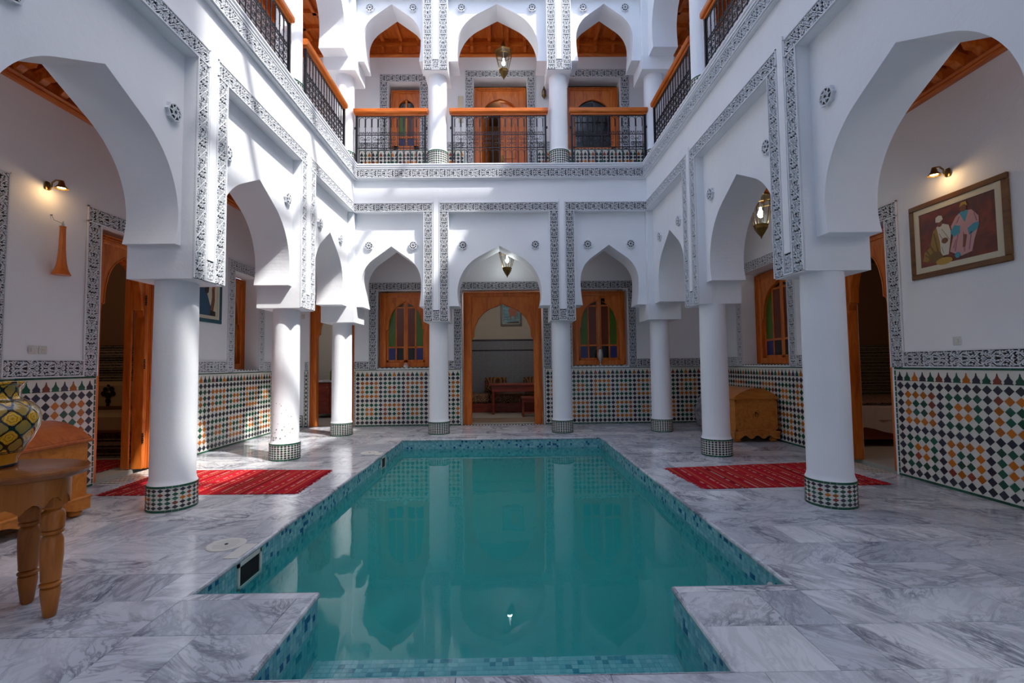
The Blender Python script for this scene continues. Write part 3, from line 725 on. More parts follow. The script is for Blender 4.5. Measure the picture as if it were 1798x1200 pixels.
for xa, xb, ya, yb in tl:
    xm, ym = (xa+xb)/2, (ya+yb)/2
    seen = ym > 1.7 and abs(xm) < 1.12*yb+.3
    b = MB() if seen and nsep < 290 else far
    h = random.uniform(-.0008, .0006)
    X, Y = xm, ym
    if b is far: X = Y = 0
    b.add([(xa-X, ya-Y, -.02), (xb-X, ya-Y, -.02), (xb-X, yb-Y, -.02), (xa-X, yb-Y, -.02), (xa-X, ya-Y, h), (xb-X, ya-Y, h), (xb-X, yb-Y, h), (xa-X, yb-Y, h)],
          [(0, 1, 5, 4), (1, 2, 6, 5), (2, 3, 7, 6), (3, 0, 4, 7), (4, 5, 6, 7)])
    if b is not far:
        o = b.build('marble_tile', 'marble', flo); o.location = (xm, ym, 0); nsep += 1
far.build('marble_tiles', 'marble', flo, kind='stuff')
# pool basin
pool = structure('floor_pool'); mb = MB()
out = [(NX0, NY0), (NX1, NY0), (NX1, PY0), (PX1, PY0), (PX1, PY1), (PX0, PY1), (PX0, PY0), (NX0, PY0)]
SK = [((PX0,), 3.13, 3.40), ((PX0,), 6.60, 6.84)]
def ring(mb, z0, z1):
    n = len(out)
    for i in range(n):
        (xa, ya), (xb, yb) = out[i], out[(i+1) % n]
        if i == 5:   # left long side with two skimmer mouths is split below
            pass
        mb.add([(xa, ya, z0), (xb, yb, z0), (xb, yb, z1), (xa, ya, z1)], [(0, 1, 2, 3)])
ring(mb, PZ, -.022)
mb.add([(PX0, PY0, PZ), (PX1, PY0, PZ), (PX1, PY1, PZ), (PX0, PY1, PZ)], [(0, 1, 2, 3)])
mb.build('mosaic_lining', 'mosaic', pool)   # deep lining
mb = MB(); mb.box(NX0+.002, NX1-.002, NY0+.002, PY0-.003, PZ, WZ-.20); mb.build('step', 'mosaic', pool)
# single mosaic tiles where they can be told apart: the band at the water line and the step
mb = MB(); q = .033; n = len(out)
for i in range(n):
    (xa, ya), (xb, yb) = out[i], out[(i+1) % n]; L = math.hypot(xb-xa, yb-ya); dx, dy = (xb-xa)/L, (yb-ya)/L; nx, ny = -dy, dx
    m = round(L/q); st = L/m
    for a in range(m):
        for r in range(9):
            z1 = -.031-r*q; z0 = z1-q+.003; a0, a1 = a*st+.0015, (a+1)*st-.0015
            P = [(xa+dx*a0, ya+dy*a0), (xa+dx*a1, ya+dy*a1)]; h = .0035
            mb.add([(P[0][0], P[0][1], z0), (P[1][0], P[1][1], z0), (P[1][0], P[1][1], z1), (P[0][0], P[0][1], z1)]+
                   [(P[e][0]+nx*h, P[e][1]+ny*h, z) for e, z in ((0, z0), (1, z0), (1, z1), (0, z1))], [(4, 5, 6, 7), (0, 1, 5, 4), (1, 2, 6, 5), (2, 3, 7, 6), (3, 0, 4, 7)])
for a in range(58):
    for r in range(21):
        x0, y0 = NX0+.006+a*.0338, NY0+.006+r*.0338
        mb.add([(x, y, WZ-.20) for x, y in ((x0, y0), (x0+.031, y0), (x0+.031, y0+.031), (x0, y0+.031))]+[(x, y, WZ-.197) for x, y in ((x0, y0), (x0+.031, y0), (x0+.031, y0+.031), (x0, y0+.031))],
               [(4, 5, 6, 7), (0, 1, 5, 4), (1, 2, 6, 5), (2, 3, 7, 6), (3, 0, 4, 7)])
mb.build('mosaic_tiles', 'mosaictile', pool, recalc=False, kind='stuff')
# marble nosing around the edge
mb = MB(); n = len(out)
for i in range(n):
    (xa, ya), (xb, yb) = out[i], out[(i+1) % n]; d = np.array([xb-xa, yb-ya]); L = np.linalg.norm(d); d /= L; nn = np.array([-d[1], d[0]])
    k = max(1, round(L/.62))
    for j in range(k):
        a = np.array([xa, ya])+d*L*j/k; c = np.array([xa, ya])+d*L*(j+1)/k
        P = [(-.001, 0), (.012, -.004), (.016, -.015), (.012, -.028), (-.001, -.03)]
        v = [(*(a+nn*p), q+.0008) for p, q in P]+[(*(c+nn*p), q+.0008) for p, q in P]; m = len(P)
        mb.add(v, [(t, t+1, m+t+1, m+t) for t in range(m-1)]+[(0, 1, 2, 3, 4), (5, 6, 7, 8, 9)])
mb.build('nosing', 'marble', pool, kind='stuff')
mb = MB(); e = .0042
wo_ = [(NX0+e, NY0+e), (NX1-e, NY0+e), (NX1-e, PY0+e), (PX1-e, PY0+e), (PX1-e, PY1-e), (PX0+e, PY1-e), (PX0+e, PY0+e), (NX0+e, PY0+e)]
mb.prism(wo_, PZ-.01, WZ, axis=2); wat = mb.build('pool_water', 'water'); wat['kind'] = 'structure'
# skimmers, lids, inlet
for i, (ya, yb, lx, ly, la, lb) in enumerate(((3.11, 3.40, -1.985, 3.37, 'square white skimmer mouth let into the near left side of the pool', 'round white skimmer lid lying in the marble, nearest the table'),
                                  (6.58, 6.80, -1.975, 6.77, 'white skimmer mouth let into the far left side of the pool', 'round white skimmer lid lying in the marble near the far left pool corner'))):
    t = thing('pool_skimmer', la, 'skimmer', (PX0, (ya+yb)/2, 0), world=True, group=None)
    x = PX0+.014; m2 = MB(); wd = .022
    for a in ((ya, ya+wd, -.2, -.028), (yb-wd, yb, -.2, -.028), (ya, yb, -.055, -.028), (ya, yb, -.2, -.185)): m2.box(PX0+.001, x, a[0], a[1], a[2], a[3])
    m2.build('face_frame', 'plastic', t)
    m2 = MB(); m2.box(PX0+.0040, PX0+.0055, ya+wd, yb-wd, -.185, -.055); m2.build('mouth', 'shadow', t)
    m2 = MB()
    for yy in (ya+.011, yb-.011):
        for zz in (-.06, -.115, -.17): m2.lathe([(.004, 0), (.003, .002)], (0, 0, 0), 6)
    m2 = MB(); m2.bbox(PX0-.10, PX0-.003, ya+.02, yb-.02, .0008, .004, .0012); m2.build('deck_plate', 'plastic', t)
    t = thing('skimmer_lid', lb, 'lid', (lx, ly, .0008))
    m2 = MB(); m2.lathe([(.125, 0), (.125, .005), (.118, .008), (.112, .006), (0.001, .006)], (0, 0, 0), 32); m2.build('disc', 'plastic', t, smooth=True)
    m2 = MB()
    for k in range(-4, 5):
        hw = math.sqrt(.1**2-(k*.02)**2)
        if abs(k) > 0: m2.box(-hw*.8, hw*.8, k*.02-.0025, k*.02+.0025, .006, .0075)
    m2.build('ribs', 'plastic', t, kind='stuff')
    m2 = MB(); m2.lathe([(.012, .006), (.012, .0085), (.0, .0085)], (0, 0, 0), 10); m2.build('finger_hole', 'shadow', t)
m2 = MB()
a = np.linspace(0, PI/2, 5); m2.lathe([(.035, 0), (.034, .01), (.022, .022), (.001, .026)], (0, 0, 0), 16)
V = np.concatenate(m2.V); m2.V = [np.stack([PX1-.001-V[:, 2], V[:, 0]+2.86, V[:, 1]-.115], 1)]
tag(m2.build('pool_inlet', 'plastic', smooth=True), 'small white round water inlet on the right pool wall by the near corner', 'pool fitting')

# ------------------------------------------------------------------ columns
RSH, RDR, HDR = .176, .197, .225
def make_column(single, h, dh=HDR):
    t = bpy.data.objects.new('column', None); COL.objects.link(t); t.empty_display_size = .1
    mb = MB(); mb.lathe([(RDR-.012, dh-.01), (RDR-.004, dh), (RSH+.006, dh+.022), (RSH, dh+.05), (RSH*1.0, h*.5), (RSH*.965, h-.02), (RSH*.965, h+.004)], n=40); mb.build('shaft', 'plaster', t, smooth=True)
    mb = MB(); mb.lathe([(RDR-.004, .001), (RDR-.004, dh)], n=40); dr = mb.build('drum', 'tw', t, smooth=True)
    N = 22 if single else 28; rows = 5 if single else 6; pu = 2*PI*RDR/N; z0 = .022; pz = (dh-.022-z0)/rows
    def wrap(b):
        V = np.concatenate(b.V); a = V[:, 0]/RDR; r = RDR-.006+V[:, 1]
        b.V = [np.stack([r*np.cos(a), r*np.sin(a), V[:, 2]], 1)]
    acc = {}; proto = {}
    for i in range(N):
        for j in range(rows):
            m = ('tk', 'tk', 'tg', 'tk')[(i+j) % 4] if not single else 'tk' if j in (0, rows-1) else (('to' if (i % 6 in (2, 3)) else 'tg') if j == 2 else ('tg', 'tk', 'tr', 'tg')[(i*3+j) % 4])
            # facing camera tiles (towards -y) are built one by one on the near pair
            ang = 2*PI*i/N
            if single and math.sin(ang) < .35:
                if m not in proto:
                    b = MB(); diamond(b, 0, 0, pu, pz, 0, .006); wrap(b); b.V[0] = b.V[0]; o = b.build('zellige_tile', m, dr); proto[m] = o.data
                else:
                    o = bpy.data.objects.new('zellige_tile', proto[m]); COL.objects.link(o); o.parent = dr
                o.location = (0, 0, z0+pz*(j+.5)); o.rotation_euler = (0, 0, ang)
            else:
                b = acc.setdefault(m, MB()); diamond(b, pu*i, z0+pz*(j+.5), pu, pz, 0, .006)
    b = acc.setdefault('tg', MB())
    for i in range(26):
        ub = 2*PI*RDR*i/26; q = 2*PI*RDR/26*.94
        b.box(ub, ub+q, 0, .0075, .002, .019); b.box(ub, ub+q, 0, .0075, dh-.02, dh-.002)
    for m, b in acc.items(): wrap(b); b.build('zellige_tiles', m, dr, recalc=False, kind='stuff')
    return t
cols = [  # x, y, z, label
 (-3.03, 4.31, 0, 'white plaster column nearest on the left, red rug passing behind its tiled foot'),
 (2.84, 4.13, 0, 'white plaster column nearest on the right, standing at the red rug beside the bedroom door'),
 (-3.03, 6.45, 0, 'sunlit white column second on the left, its paint flaking above the tiled foot'),
 (2.83, 6.34, 0, 'white column second on the right, in front of the pine chest'),
 (-3.02, 8.60, 0, 'sunlit white column in the far left corner, before the kitchen doorway'),
 (M1+.005, 8.62, 0, 'white column at the pool end, left of the central salon doorway'),
 (M2-.015, 8.62, 0, 'white column at the pool end, right of the central salon doorway'),
 (2.84, 8.60, 0, 'white column in the far right corner of the ground floor arcade')]
near = make_column(True, 2.035); plain = make_column(False, 2.035); up = make_column(False, 1.752, .30)
used = set()
for x, y, z, lab in cols:
    p = near if 'nearest' in lab else plain
    o = p if p not in used else copy_tree(p); used.add(p)
    o.location = (x, y, z); tag(o, lab, 'column')
for x, y, lab in ((-3.03, 6.42, 'upper floor column on the left balcony between its two iron railings'), (2.84, 6.38, 'upper floor column on the right balcony between its two iron railings'),
                  (-3.0, 8.60, 'upper floor column in the far left balcony corner'), (M1, 8.62, 'upper floor column left of the hanging lantern'),
                  (M2, 8.62, 'upper floor column right of the hanging lantern'), (2.84, 8.60, 'upper floor column in the far right balcony corner')):
    o = up if up not in used else copy_tree(up); used.add(up); o.location = (x, y, UF); tag(o, lab, 'column')

flk = [o for o in bpy.data.objects if o.get('label', '').startswith('sunlit white column second')][0]
rf = random.Random(3); b = MB()
for k in range(34):
    an = -PI/2+rf.uniform(-1.1, 1.0); z = .27+rf.random()**1.8*.55; sz = rf.uniform(.004, .013)*(1.2 if z < .45 else .7); R = RSH+.0006+max(0, .275-z)*.25
    pt = [(R*math.cos(an+sz*rf.uniform(.6, 1.3)*math.cos(t)/R), R*math.sin(an+sz*rf.uniform(.6, 1.3)*math.cos(t)/R), z+sz*rf.uniform(.5, 1.2)*math.sin(t)) for t in np.linspace(0, 2*PI, 8)[:-1]]
    b.add(pt, [tuple(range(7))])
b.build('flaked_paint', simple('bare_plaster', srgb(150, 142, 134), .9), flk, recalc=False, kind='stuff')
# ------------------------------------------------------------------ gallery ceilings, upper floor, roof
ce = structure('ceiling'); mb = MB()
mb.box(OL, AL-.3, -.4, OB, GC, GC+.05); mb.box(AR+.3, OR, -.4, OB, GC, GC+.05); mb.box(AL-.3, AR+.3, YB+.3, OB, GC, GC+.05)
mb.build('ceiling_boards', 'ceil', ce)
for fn, u0, u1 in ((fOL, 2.4, 9.7), (fOR, 2.4, 9.7), (fOB, -4.4, 4.2)):
    mb = MB(); mb.prism([(0, 3.87), (.05, 3.87), (.062, 3.89), (.05, 3.91), (.07, 3.93), (.05, 3.945), (0, 3.945)], u0, u1, axis=0)
    V = mb.V; mb.build('ceiling_cornice', 'wood' if fn is fOB else 'woody', ce, fn)
    mb = MB(); mb.prism([(0, 3.945), (.012, 3.945), (.05, 4.15), (.30, 4.19), (.30, 4.25), (0, 4.25)], u0, u1, axis=0); mb.build('cove_board', 'ceil', ce, fn)
    a = np.arange(u0, u1, .018)
    mb = MB(); k = 0
    mb.prism([(.295, 4.15), (.32, 4.15), (.32, 4.2), (.295, 4.2)], u0, u1, axis=0); mb.build('ceiling_bead', 'woody', ce, fn)
    for uu in np.arange(max(u0, 2.9) if fn is not fOB else u0+.1, min(u1, 6.2) if fn is not fOB else u1, .21):
        mb = MB()
        mb.prism([(.01, 3.95), (.04, 3.95), (.10, 4.0), (.17, 4.01), (.20, 4.08), (.27, 4.09), (.29, 4.17), (.05, 4.17)], uu-.036, uu+.036, axis=0)
        for sg_ in (-1, 1): mb.prism([(.02, 4.03), (.10, 4.06), (.20, 4.12), (.28, 4.15), (.28, 4.18), (.03, 4.18)], uu+sg_*.036, uu+sg_*.075, axis=0)
        mb.tube([(uu, .20, 4.085), (uu, .235, 4.055)], .009, 6)
        c = mb.build('corbel', 'wood', ce, fn)
uf = structure('floor_upper'); mb = MB()
mb.box(OL, AL-.05, -.4, OB, GC+.05, UF); mb.box(AR+.05, OR, -.4, OB, GC+.05, UF); mb.box(AL-.05, AR+.05, YB+.05, OB, GC+.05, UF); mb.build('slab', 'plaster', uf)
uc = structure('ceiling_upper'); mb = MB()
for r in ((OL, AL-.2, -.4, OB), (AR+.2, OR, -.4, OB), (AL-.2, AR+.2, YB+.2, OB)): mb.box(*r, UC, UC+.04)
mb.build('ceiling_boards', 'ceil', uc)
mb = MB()
for r in ((OL-.3, AL-.25, -.7, OB+.3), (AR+.25, OR+.3, -.7, OB+.3), (AL-.25, AR+.25, YB+.25, OB+.3)): mb.box(*r, UC+.04, UC+.3)
mb.build('roof_slab', 'plaster', uc)
mb = MB(); mb.prism([(0, 7.87), (.05, 7.87), (.06, 7.9), (.04, 7.94), (0, 7.94)], -4.4, 4.2, axis=0); mb.build('ceiling_cornice', 'woodx', uc, fOB)
mb = MB(); mb.box(-4.4, 4.2, 0, .02, 7.94, UC); mb.build('frieze_board', 'ceil', uc, fOB)
mb = MB(); mb.prism([(.018, 8.10), (.06, 8.10), (.06, 8.17), (.018, 8.17)], -4.4, 4.2, axis=0); mb.build('rail_board', 'woodx', uc, fOB)
for x in np.arange(-4.1, 4.2, .38):
    mb = MB(); mb.box(x-.035, x+.035, .02, 1.2, UC-.09, UC); mb.box(x-.03, x+.03, .02, .075, 7.96, UC-.09); mb.prism([(.02, 7.95), (.06, 7.95), (.1, 8.05), (.02, 8.05)], x-.028, x+.028, axis=0)
    mb.build('beam', 'ceil', uc, fOB)
for fn in (fOL, fOR):
    mb = MB(); mb.prism([(0, 7.87), (.05, 7.87), (.06, 7.9), (.04, 7.94), (0, 7.94)], 2.5, OB, axis=0); mb.build('ceiling_cornice', 'woody', uc, fn)
    mb = MB(); mb.box(2.5, OB, 0, .02, 7.94, UC); mb.build('frieze_board', 'ceil', uc, fn)
    for y in np.arange(4.3, 9.6, .42):
        mb = MB(); mb.box(y-.035, y+.035, .02, 1.4, UC-.09, UC); mb.build('beam', 'ceil', uc, fn)
# ------------------------------------------------------------------ joinery: doors and windows
def lobed(hw, zs, zap, n=12):
    """horseshoe door head with two cusps a side; (u,z) left to right"""
    h = zap-zs; P = [(-hw, zs-.13), (-hw+.012, zs-.07), (-hw+.03, zs-.045), (-hw+.05, zs-.04), (-hw+.052, zs)]
    for i in range(1, n+1):
        a = PI/2*i/n*.86; P.append((-(hw-.052)*math.cos(a), zs+h*.93*math.sin(a)))
    k = 8
    q = P[k]; P[k] = (q[0], q[1]-.012)
    P.append((0, zap))
    return P+[(-u, z) for u, z in reversed(P[:-1])]
def head_panel(mb, uc, P, u0, u1, ztop, w0, w1, mi=0):
    C = [(uc+u, z) for u, z in P]
    for ww in (w0, w1):
        v = []; f = []
        for u, z in C: v += [(u, ww, z), (u, ww, ztop)]
        mb.add(v, [(2*i, 2*i+2, 2*i+3, 2*i+1) for i in range(len(C)-1)], mi)
    v = []
    for u, z in C: v += [(u, w0, z), (u, w1, z)]
    mb.add(v, [(2*i, 2*i+1, 2*i+3, 2*i+2) for i in range(len(C)-1)], mi)
    zb = P[0][1]
    for a, c in ((u0, C[0][0]), (C[-1][0], u1)):
        if c-a > .001: mb.box(a, c, w0, w1, zb, ztop, mi)
def door_frame(root, fn, u0, u1, zb, zt, jw, zs, zap, w0, w1, wood='wood'):
    b = MB(); zb2 = zb
    for a, c in ((u0, u0+jw), (u1-jw, u1)): b.bbox(a, c, w1, w0, zb, zt, .006)
    b.build('jambs', wood, root, fn)
    b = MB(); b.bbox(u0+jw, u1-jw, w1, w0, zt-.09, zt, .006); b.build('lintel', wood, root, fn)
    b = MB()
    for d, t in ((0, .045), (.03, .03), (.055, .016)): 
        b.box(u0+d, u0+d+.012, w0, w0+t*.6, zb, zt-d); b.box(u1-d-.012, u1-d, w0, w0+t*.6, zb, zt-d); b.box(u0+d, u1-d, w0, w0+t*.6, zt-d-.012, zt-d)
    b.build('moulding', wood, root, fn)
    b = MB(); head_panel(b, (u0+u1)/2, lobed((u1-u0)/2-jw, zs, zap), u0+jw, u1-jw, zt-.09, w0-.02, w1+.02); b.build('arched_head', wood, root, fn)
    b = MB(); P = lobed((u1-u0)/2-jw, zs, zap); c = (u0+u1)/2
    b.tube([(c+u, w0-.016, z+.012) for u, z in P], .008, 5); b.build('carved_edge', wood, root, fn)
# central salon door
d1 = structure('door_1'); door_frame(d1, fOB, -.90, .74, 0, 2.77, .165, 1.86, 2.53, -.04, -.17)
b = MB(); 
for i in range(52):
    x = -.90+i*1.64/52; b.box(x+.001, x+.0155, 0, .004, 0.001, .03, i % 2)
b.build('threshold_tiles', ['tk', 'tw'], d1, lambda u, w, z: (u, OB-.09+z*3, w+.001), kind='stuff')
# left and right room doors
d2 = structure('door_2'); door_frame(d2, fOL, 5.13, 6.01, 0, 2.76, .12, 2.02, 2.56, -.08, -.22)
b = MB(); b.bbox(5.86, 5.885, -.32, -.225, .01, 2.5, .004); b.build('leaf', 'wood', d2, fOL)
b = MB()
for z in (.38, 1.30, 2.1):
    for k in range(5): b.tube([(5.888, -.075, z-.06+k*.026), (5.888, -.075, z-.06+k*.026+.02)], .008+.003*(k % 2), 6)
b.build('hinges', 'iron', d2, fOL, kind='stuff')
d3 = structure('door_3'); door_frame(d3, fOR, 5.15, 6.01, 0, 2.76, .12, 2.02, 2.56, -.08, -.22)
d4 = structure('door_4'); door_frame(d4, fOB, -4.09, -3.18, 0, 2.61, .12, 1.95, 2.40, -.04, -.17)
# threshold bands of black and white tile before the side rooms
for fn, u0, u1, nm in ((fOL, 5.12, 6.02, d2), (fOR, 5.14, 6.02, d3)):
    b = MB(); n = 13; m = 4
    for i in range(n):
        for j in range(m):
            ua = u0+(u1-u0)*i/n; dw = (u1-u0)/n; wa = .02+j*.05
            b.add([(ua+.004, wa, .0015), (ua+dw*.72, wa, .0015), (ua+dw*.98, wa+.046, .0015), (ua+dw*.26, wa+.046, .0015)], [(0, 1, 2, 3)], 1)
            b.add([(ua+dw*.72, wa, .0014), (ua+dw, wa, .0014), (ua+dw*1.26, wa+.046, .0014), (ua+dw*.98, wa+.046, .0014)], [(0, 1, 2, 3)], 0)
    b.build('threshold_tiles', ['tk', 'tw'], nm, fn, kind='stuff')
def casement(root, fn, u0, u1, z0, z1, w, tilt=0, cols=('gg', 'gr'), hinge=None):
    """one glazed leaf: frame, mullion, transom, four panes, top light"""
    b = MB(); s = .045; um = (u0+u1)/2
    for a, c in ((u0, u0+s), (u1-s, u1)): b.bbox(a, c, w-.03, w, z0, z1, .004)
    zt = z0+.30
    b.bbox(u0, u1, w-.03, w, z0, z0+.05, .004); b.bbox(u0, u1, w-.028, w-.002, zt, zt+.035, .003); b.bbox(u0, u1, w-.03, w, z1-.05, z1, .004)
    b.bbox(um-.016, um+.016, w-.028, w-.002, z0, z1, .003); b.bbox(u0, u1, w-.028, w-.002, z1-.22, z1-.185, .003)
    f = fn
    if tilt:
        def f(u, ww, z, fn=fn):
            du = u-hinge; dw = ww-w; return fn(hinge+du*math.cos(tilt)-dw*math.sin(tilt), w+du*math.sin(tilt)+dw*math.cos(tilt), z)
    c = b.build('casement', 'wood', root, f)
    for k, (a, e) in enumerate(((u0+s, um-.016), (um+.016, u1-s))):
        for za, zb, m in ((z0+.05, zt, 'gb' if cols[k] != 'gr' else 'gd'), (zt+.035, z1-.22, cols[k]), (z1-.185, z1-.05, 'gd')):
            q = MB(); q.box(a, e, w-.018, w-.013, za, zb); q.build('pane', m, c, f)
    return c
def window(name, fn, u0, u1, z0, z1, w0, zs, zap, tiltR=0, jw=.11, wood='wood', pot=None):
    r = structure(name)
    door_frame(r, fn, u0, u1, z0, z1, jw, zs, zap, w0, w0-.10)
    b = MB(); b.bbox(u0+jw, u1-jw, w0-.10, w0, z0, z0+.10, .006); b.build('bottom_rail', wood, r, fn)
    um = (u0+u1)/2
    casement(r, fn, u0+jw, um, z0+.10, z1-.10, w0-.055)
    if tiltR: casement(r, fn, um, u1-jw, z0+.10, z1-.10, w0-.055, tilt=tiltR, cols=('gr', 'gg'), hinge=u1-jw)
    else: casement(r, fn, um, u1-jw, z0+.10, z1-.10, w0-.055, cols=('gr', 'gg'))
    return r
def sill_tiles(root, fn, u0, u1, z, w0, w1):
    n = round((u1-u0)/.045); b = MB()
    for i in range(n):
        a = u0+(u1-u0)*i/n; d = (u1-u0)/n
        b.box(a+.001, a+d-.001, w0, w1, z, z+.012, i % 2)
    b.build('sill_tiles', ['tk', 'tw'], root, fn, kind='stuff')
w1 = window('window_1', fOB, -2.66, -1.60, 1.215, 2.78, -.09, 2.05, 2.60, jw=.12); sill_tiles(w1, fOB, -2.70, -1.56, 1.19, -.09, .012)
w2 = window('window_2', fOB, 1.41, 2.52, 1.215, 2.78, -.09, 2.05, 2.60, tiltR=-.16, jw=.12); sill_tiles(w2, fOB, 1.38, 2.56, 1.19, -.09, .012)
w3 = window('window_3', fOL, 7.66, 8.41, 1.21, 2.80, -.27, 2.05, 2.58, jw=.09); sill_tiles(w3, fOL, 7.65, 8.42, 1.19, -.27, .012)
w4 = window('window_4', fOR, 7.02, 8.38, 1.21, 2.80, -.27, 2.05, 2.62, jw=.13); sill_tiles(w4, fOR, 7.0, 8.40, 1.19, -.27, .012)
# upper floor: narrow arched window, double door ajar, dark wide window
def up_window(name, u0, u1, z0, z1, hwp, zs, zap, leafs):
    r = structure(name); jw = (u1-u0)/2-hwp
    b = MB()
    for a, c in ((u0, u0+jw), (u1-jw, u1)): b.bbox(a, c, -.20, -.11, z0, z1, .005)
    b.build('jambs', 'wood', r, fOB)
    b = MB(); c = (u0+u1)/2; zw = zap-hwp/math.sin(math.radians(58)) if leafs == 'narrow' else zap-hwp/math.sin(math.radians(74))
    P = arch_curve(hwp, zw, 58 if leafs == "narrow" else 74, 10)
    P = [(u*.999, z) for u, z in P]; head_panel(b, c, P, u0+jw, u1-jw, z1, -.12, -.19); b.build('arched_head', 'wood', r, fOB)
    b = MB()
    for d in (0, .04): b.box(u0+d, u0+d+.018, -.11, -.095, z0, z1-d); b.box(u1-d-.018, u1-d, -.11, -.095, z0, z1-d); b.box(u0+d, u1-d, -.11, -.095, z1-d-.018, z1-d)
    b.build('moulding', 'wood', r, fOB)
    return r, c
r5, c = up_window('window_5', -2.44, -1.79, 5.86, 7.20, .165, 6.6, 7.02, 'narrow')
b = MB(); b.bbox(-2.44, -1.79, -.20, -.11, 5.86, 5.98, .005); b.bbox(c-.02, c+.02, -.19, -.125, 5.98, 7.0, .004); b.bbox(c-.165, c+.165, -.18, -.13, 6.16, 6.20, .004); b.bbox(c-.165, c+.165, -.18, -.13, 6.72, 6.76, .004); b.build('glazing_bars', 'wood', r5, fOB)
for k, (a, e) in enumerate(((c-.165, c-.02), (c+.02, c+.165))):
    for za, zb, m in ((5.98, 6.16, 'gb'), (6.20, 6.72, ('gg', 'gr')[k]), (6.76, 6.95, 'gd')):
        q = MB(); q.box(a, e, -.165, -.16, za, zb); q.build('pane', m, r5, fOB)
r6, c = up_window('window_6', 1.385, 2.475, 5.86, 7.25, .39, 6.5, 7.0, 'wide')
b = MB(); b.bbox(1.385, 2.475, -.20, -.11, 5.86, 5.93, .005); b.build('bottom_rail', 'wood', r6, fOB)
q = MB(); q.box(c-.39, c+.39, -.165, -.16, 5.93, 6.99); q.build('pane', 'gd', r6, fOB)
q = MB()
for k in range(-3, 4): q.tube([(c+k*.11, -.15, 5.93), (c+k*.11, -.15, 6.93-abs(k)*.07)], .006, 5)
for z in (6.2, 6.5): q.tube([(c-.38, -.15, z), (c+.38, -.15, z)], .006, 5)
q.build('window_grille', 'iron', r6, fOB, kind='stuff')
r7, c = up_window('door_5', -.645, .475, UF, 7.25, .40, 6.4, 7.02, 'wide')
b = MB(); b.bbox(c-.0, c+.42, -.245, -.205, UF, 6.99, .005)
lf = b.build('leaf', 'wood', r7, fOB)
for z0, z1 in ((UF+.15, 5.6), (5.72, 6.5)):
    b = MB(); b.bbox(c+.07, c+.33, -.206, -.192, z0, z1, .008); b.build('panel', 'wood', lf, fOB)
b = MB(); b.bbox(c+.02, c+.065, -.206, -.192, 5.5, 5.8, .003); b.tube([(c+.04, -.19, 5.66), (c+.04, -.155, 5.66), (c+.11, -.155, 5.66)], .008, 6); b.build('lock_plate', 'brass', lf, fOB)
def ajar(u, ww, z): return fOB(c-.40+(u-c+.40)*math.cos(1.25)+(ww+.145)*math.sin(1.25), -.225-(u-c+.40)*math.sin(1.25)+(ww+.145)*math.cos(1.25), z)
b = MB(); b.bbox(c-.40, c, -.165, -.125, UF, 6.95, .005); lf2 = b.build('leaf', 'wood', r7, ajar)
# rooms behind the openings
def room(name, x0, x1, y0, y1, h, open_side, wallm, floorm='stone', z0=0):
    r = structure(name); b = MB(); t = .12
    sides = {'l': (x0-t, x0, y0-t, y1+t), 'r': (x1, x1+t, y0-t, y1+t), 'f': (x0-t, x1+t, y0-t, y0), 'b': (x0-t, x1+t, y1, y1+t)}
    for k, s_ in sides.items():
        if k != open_side: b.box(*s_, z0, z0+h)
    b.box(x0-t, x1+t, y0-t, y1+t, z0+h, z0+h+t); b.build('room_walls', wallm, r)
    b = MB(); b.box(x0-t, x1+t, y0-t, y1+t, z0-.15, z0-.002 if z0 == 0 else z0); b.build('room_floor', floorm, r); return r
rs = room('wall_salon', -2.4, 2.4, OB+.32, 13.1, 3.3, 'f', 'roomwall')
b = MB(); b.box(-2.4, 2.4, 13.06, 13.098, 0, 1.93); b.build('tile_dado', 'salontile', rs)
b = MB(); b.box(-2.4, 2.4, 13.05, 13.06, 1.62, 1.66); b.box(-2.4, 2.4, 13.05, 13.06, 1.90, 1.95); b.build('tile_moulding', 'tk', rs)
rl = room('wall_left_room', -8.2, OL-.32, 3.6, 7.6, 3.2, 'r', 'roomdark')
b = MB(); b.box(-8.18, -8.16, 3.7, 7.5, 0, 1.62); b.box(-8.16, OL-.4, 7.57, 7.597, 0, 1.62); b.build('tile_dado', 'darktile', rl)
rr = room('wall_right_room', OR+.32, 8.2, 3.6, 9.2, 3.2, 'l', 'roomdark')
b = MB(); b.box(OR+.4, 8.1, 9.16, 9.197, 0, 1.55); b.box(8.17, 8.197, 3.7, 9.1, 0, 1.55); b.build('tile_dado', 'darktile', rr)
rk = room('wall_kitchen', -5.6, -2.7, OB+.32, 12.4, 3.0, 'f', 'roomwall')
ru = room('wall_upper_room', -2.9, 2.9, OB+.32, 12.4, 2.8, 'f', 'roomdark', 'roomdark', UF)

# unseen fill lights without fixtures, added to brighten the side galleries
for x in (-3.75, 3.5):
    l = bpy.data.lights.new('gallery_fill', 'POINT'); l.energy = 7; l.color = (.93, .97, 1); l.shadow_soft_size = .15
    q = bpy.data.objects.new('gallery_fill', l); COL.objects.link(q); q.location = (x, 1.9, 3.3)
# fill lights added to brighten the rooms, hidden above the door heads
for nm, loc, e, c in (('salon', (.0, 10.45, 3.05), 22, (1, .93, .85)), ('left_room', (-6.2, 5.4, 3.0), 16, (1, .78, .55)), ('right_room', (6.2, 5.6, 3.0), 18, (1, .8, .62)), ('kitchen', (-3.9, 11.0, 2.8), 14, (1, .93, .88)), ('upper_room', (0, 11.2, UF+2.6), 6, (1, .85, .7))):
    l = bpy.data.lights.new(nm+'_fill', 'POINT'); l.energy = e; l.color = c; l.shadow_soft_size = .12
    q = bpy.data.objects.new(nm+'_fill', l); COL.objects.link(q); q.location = loc

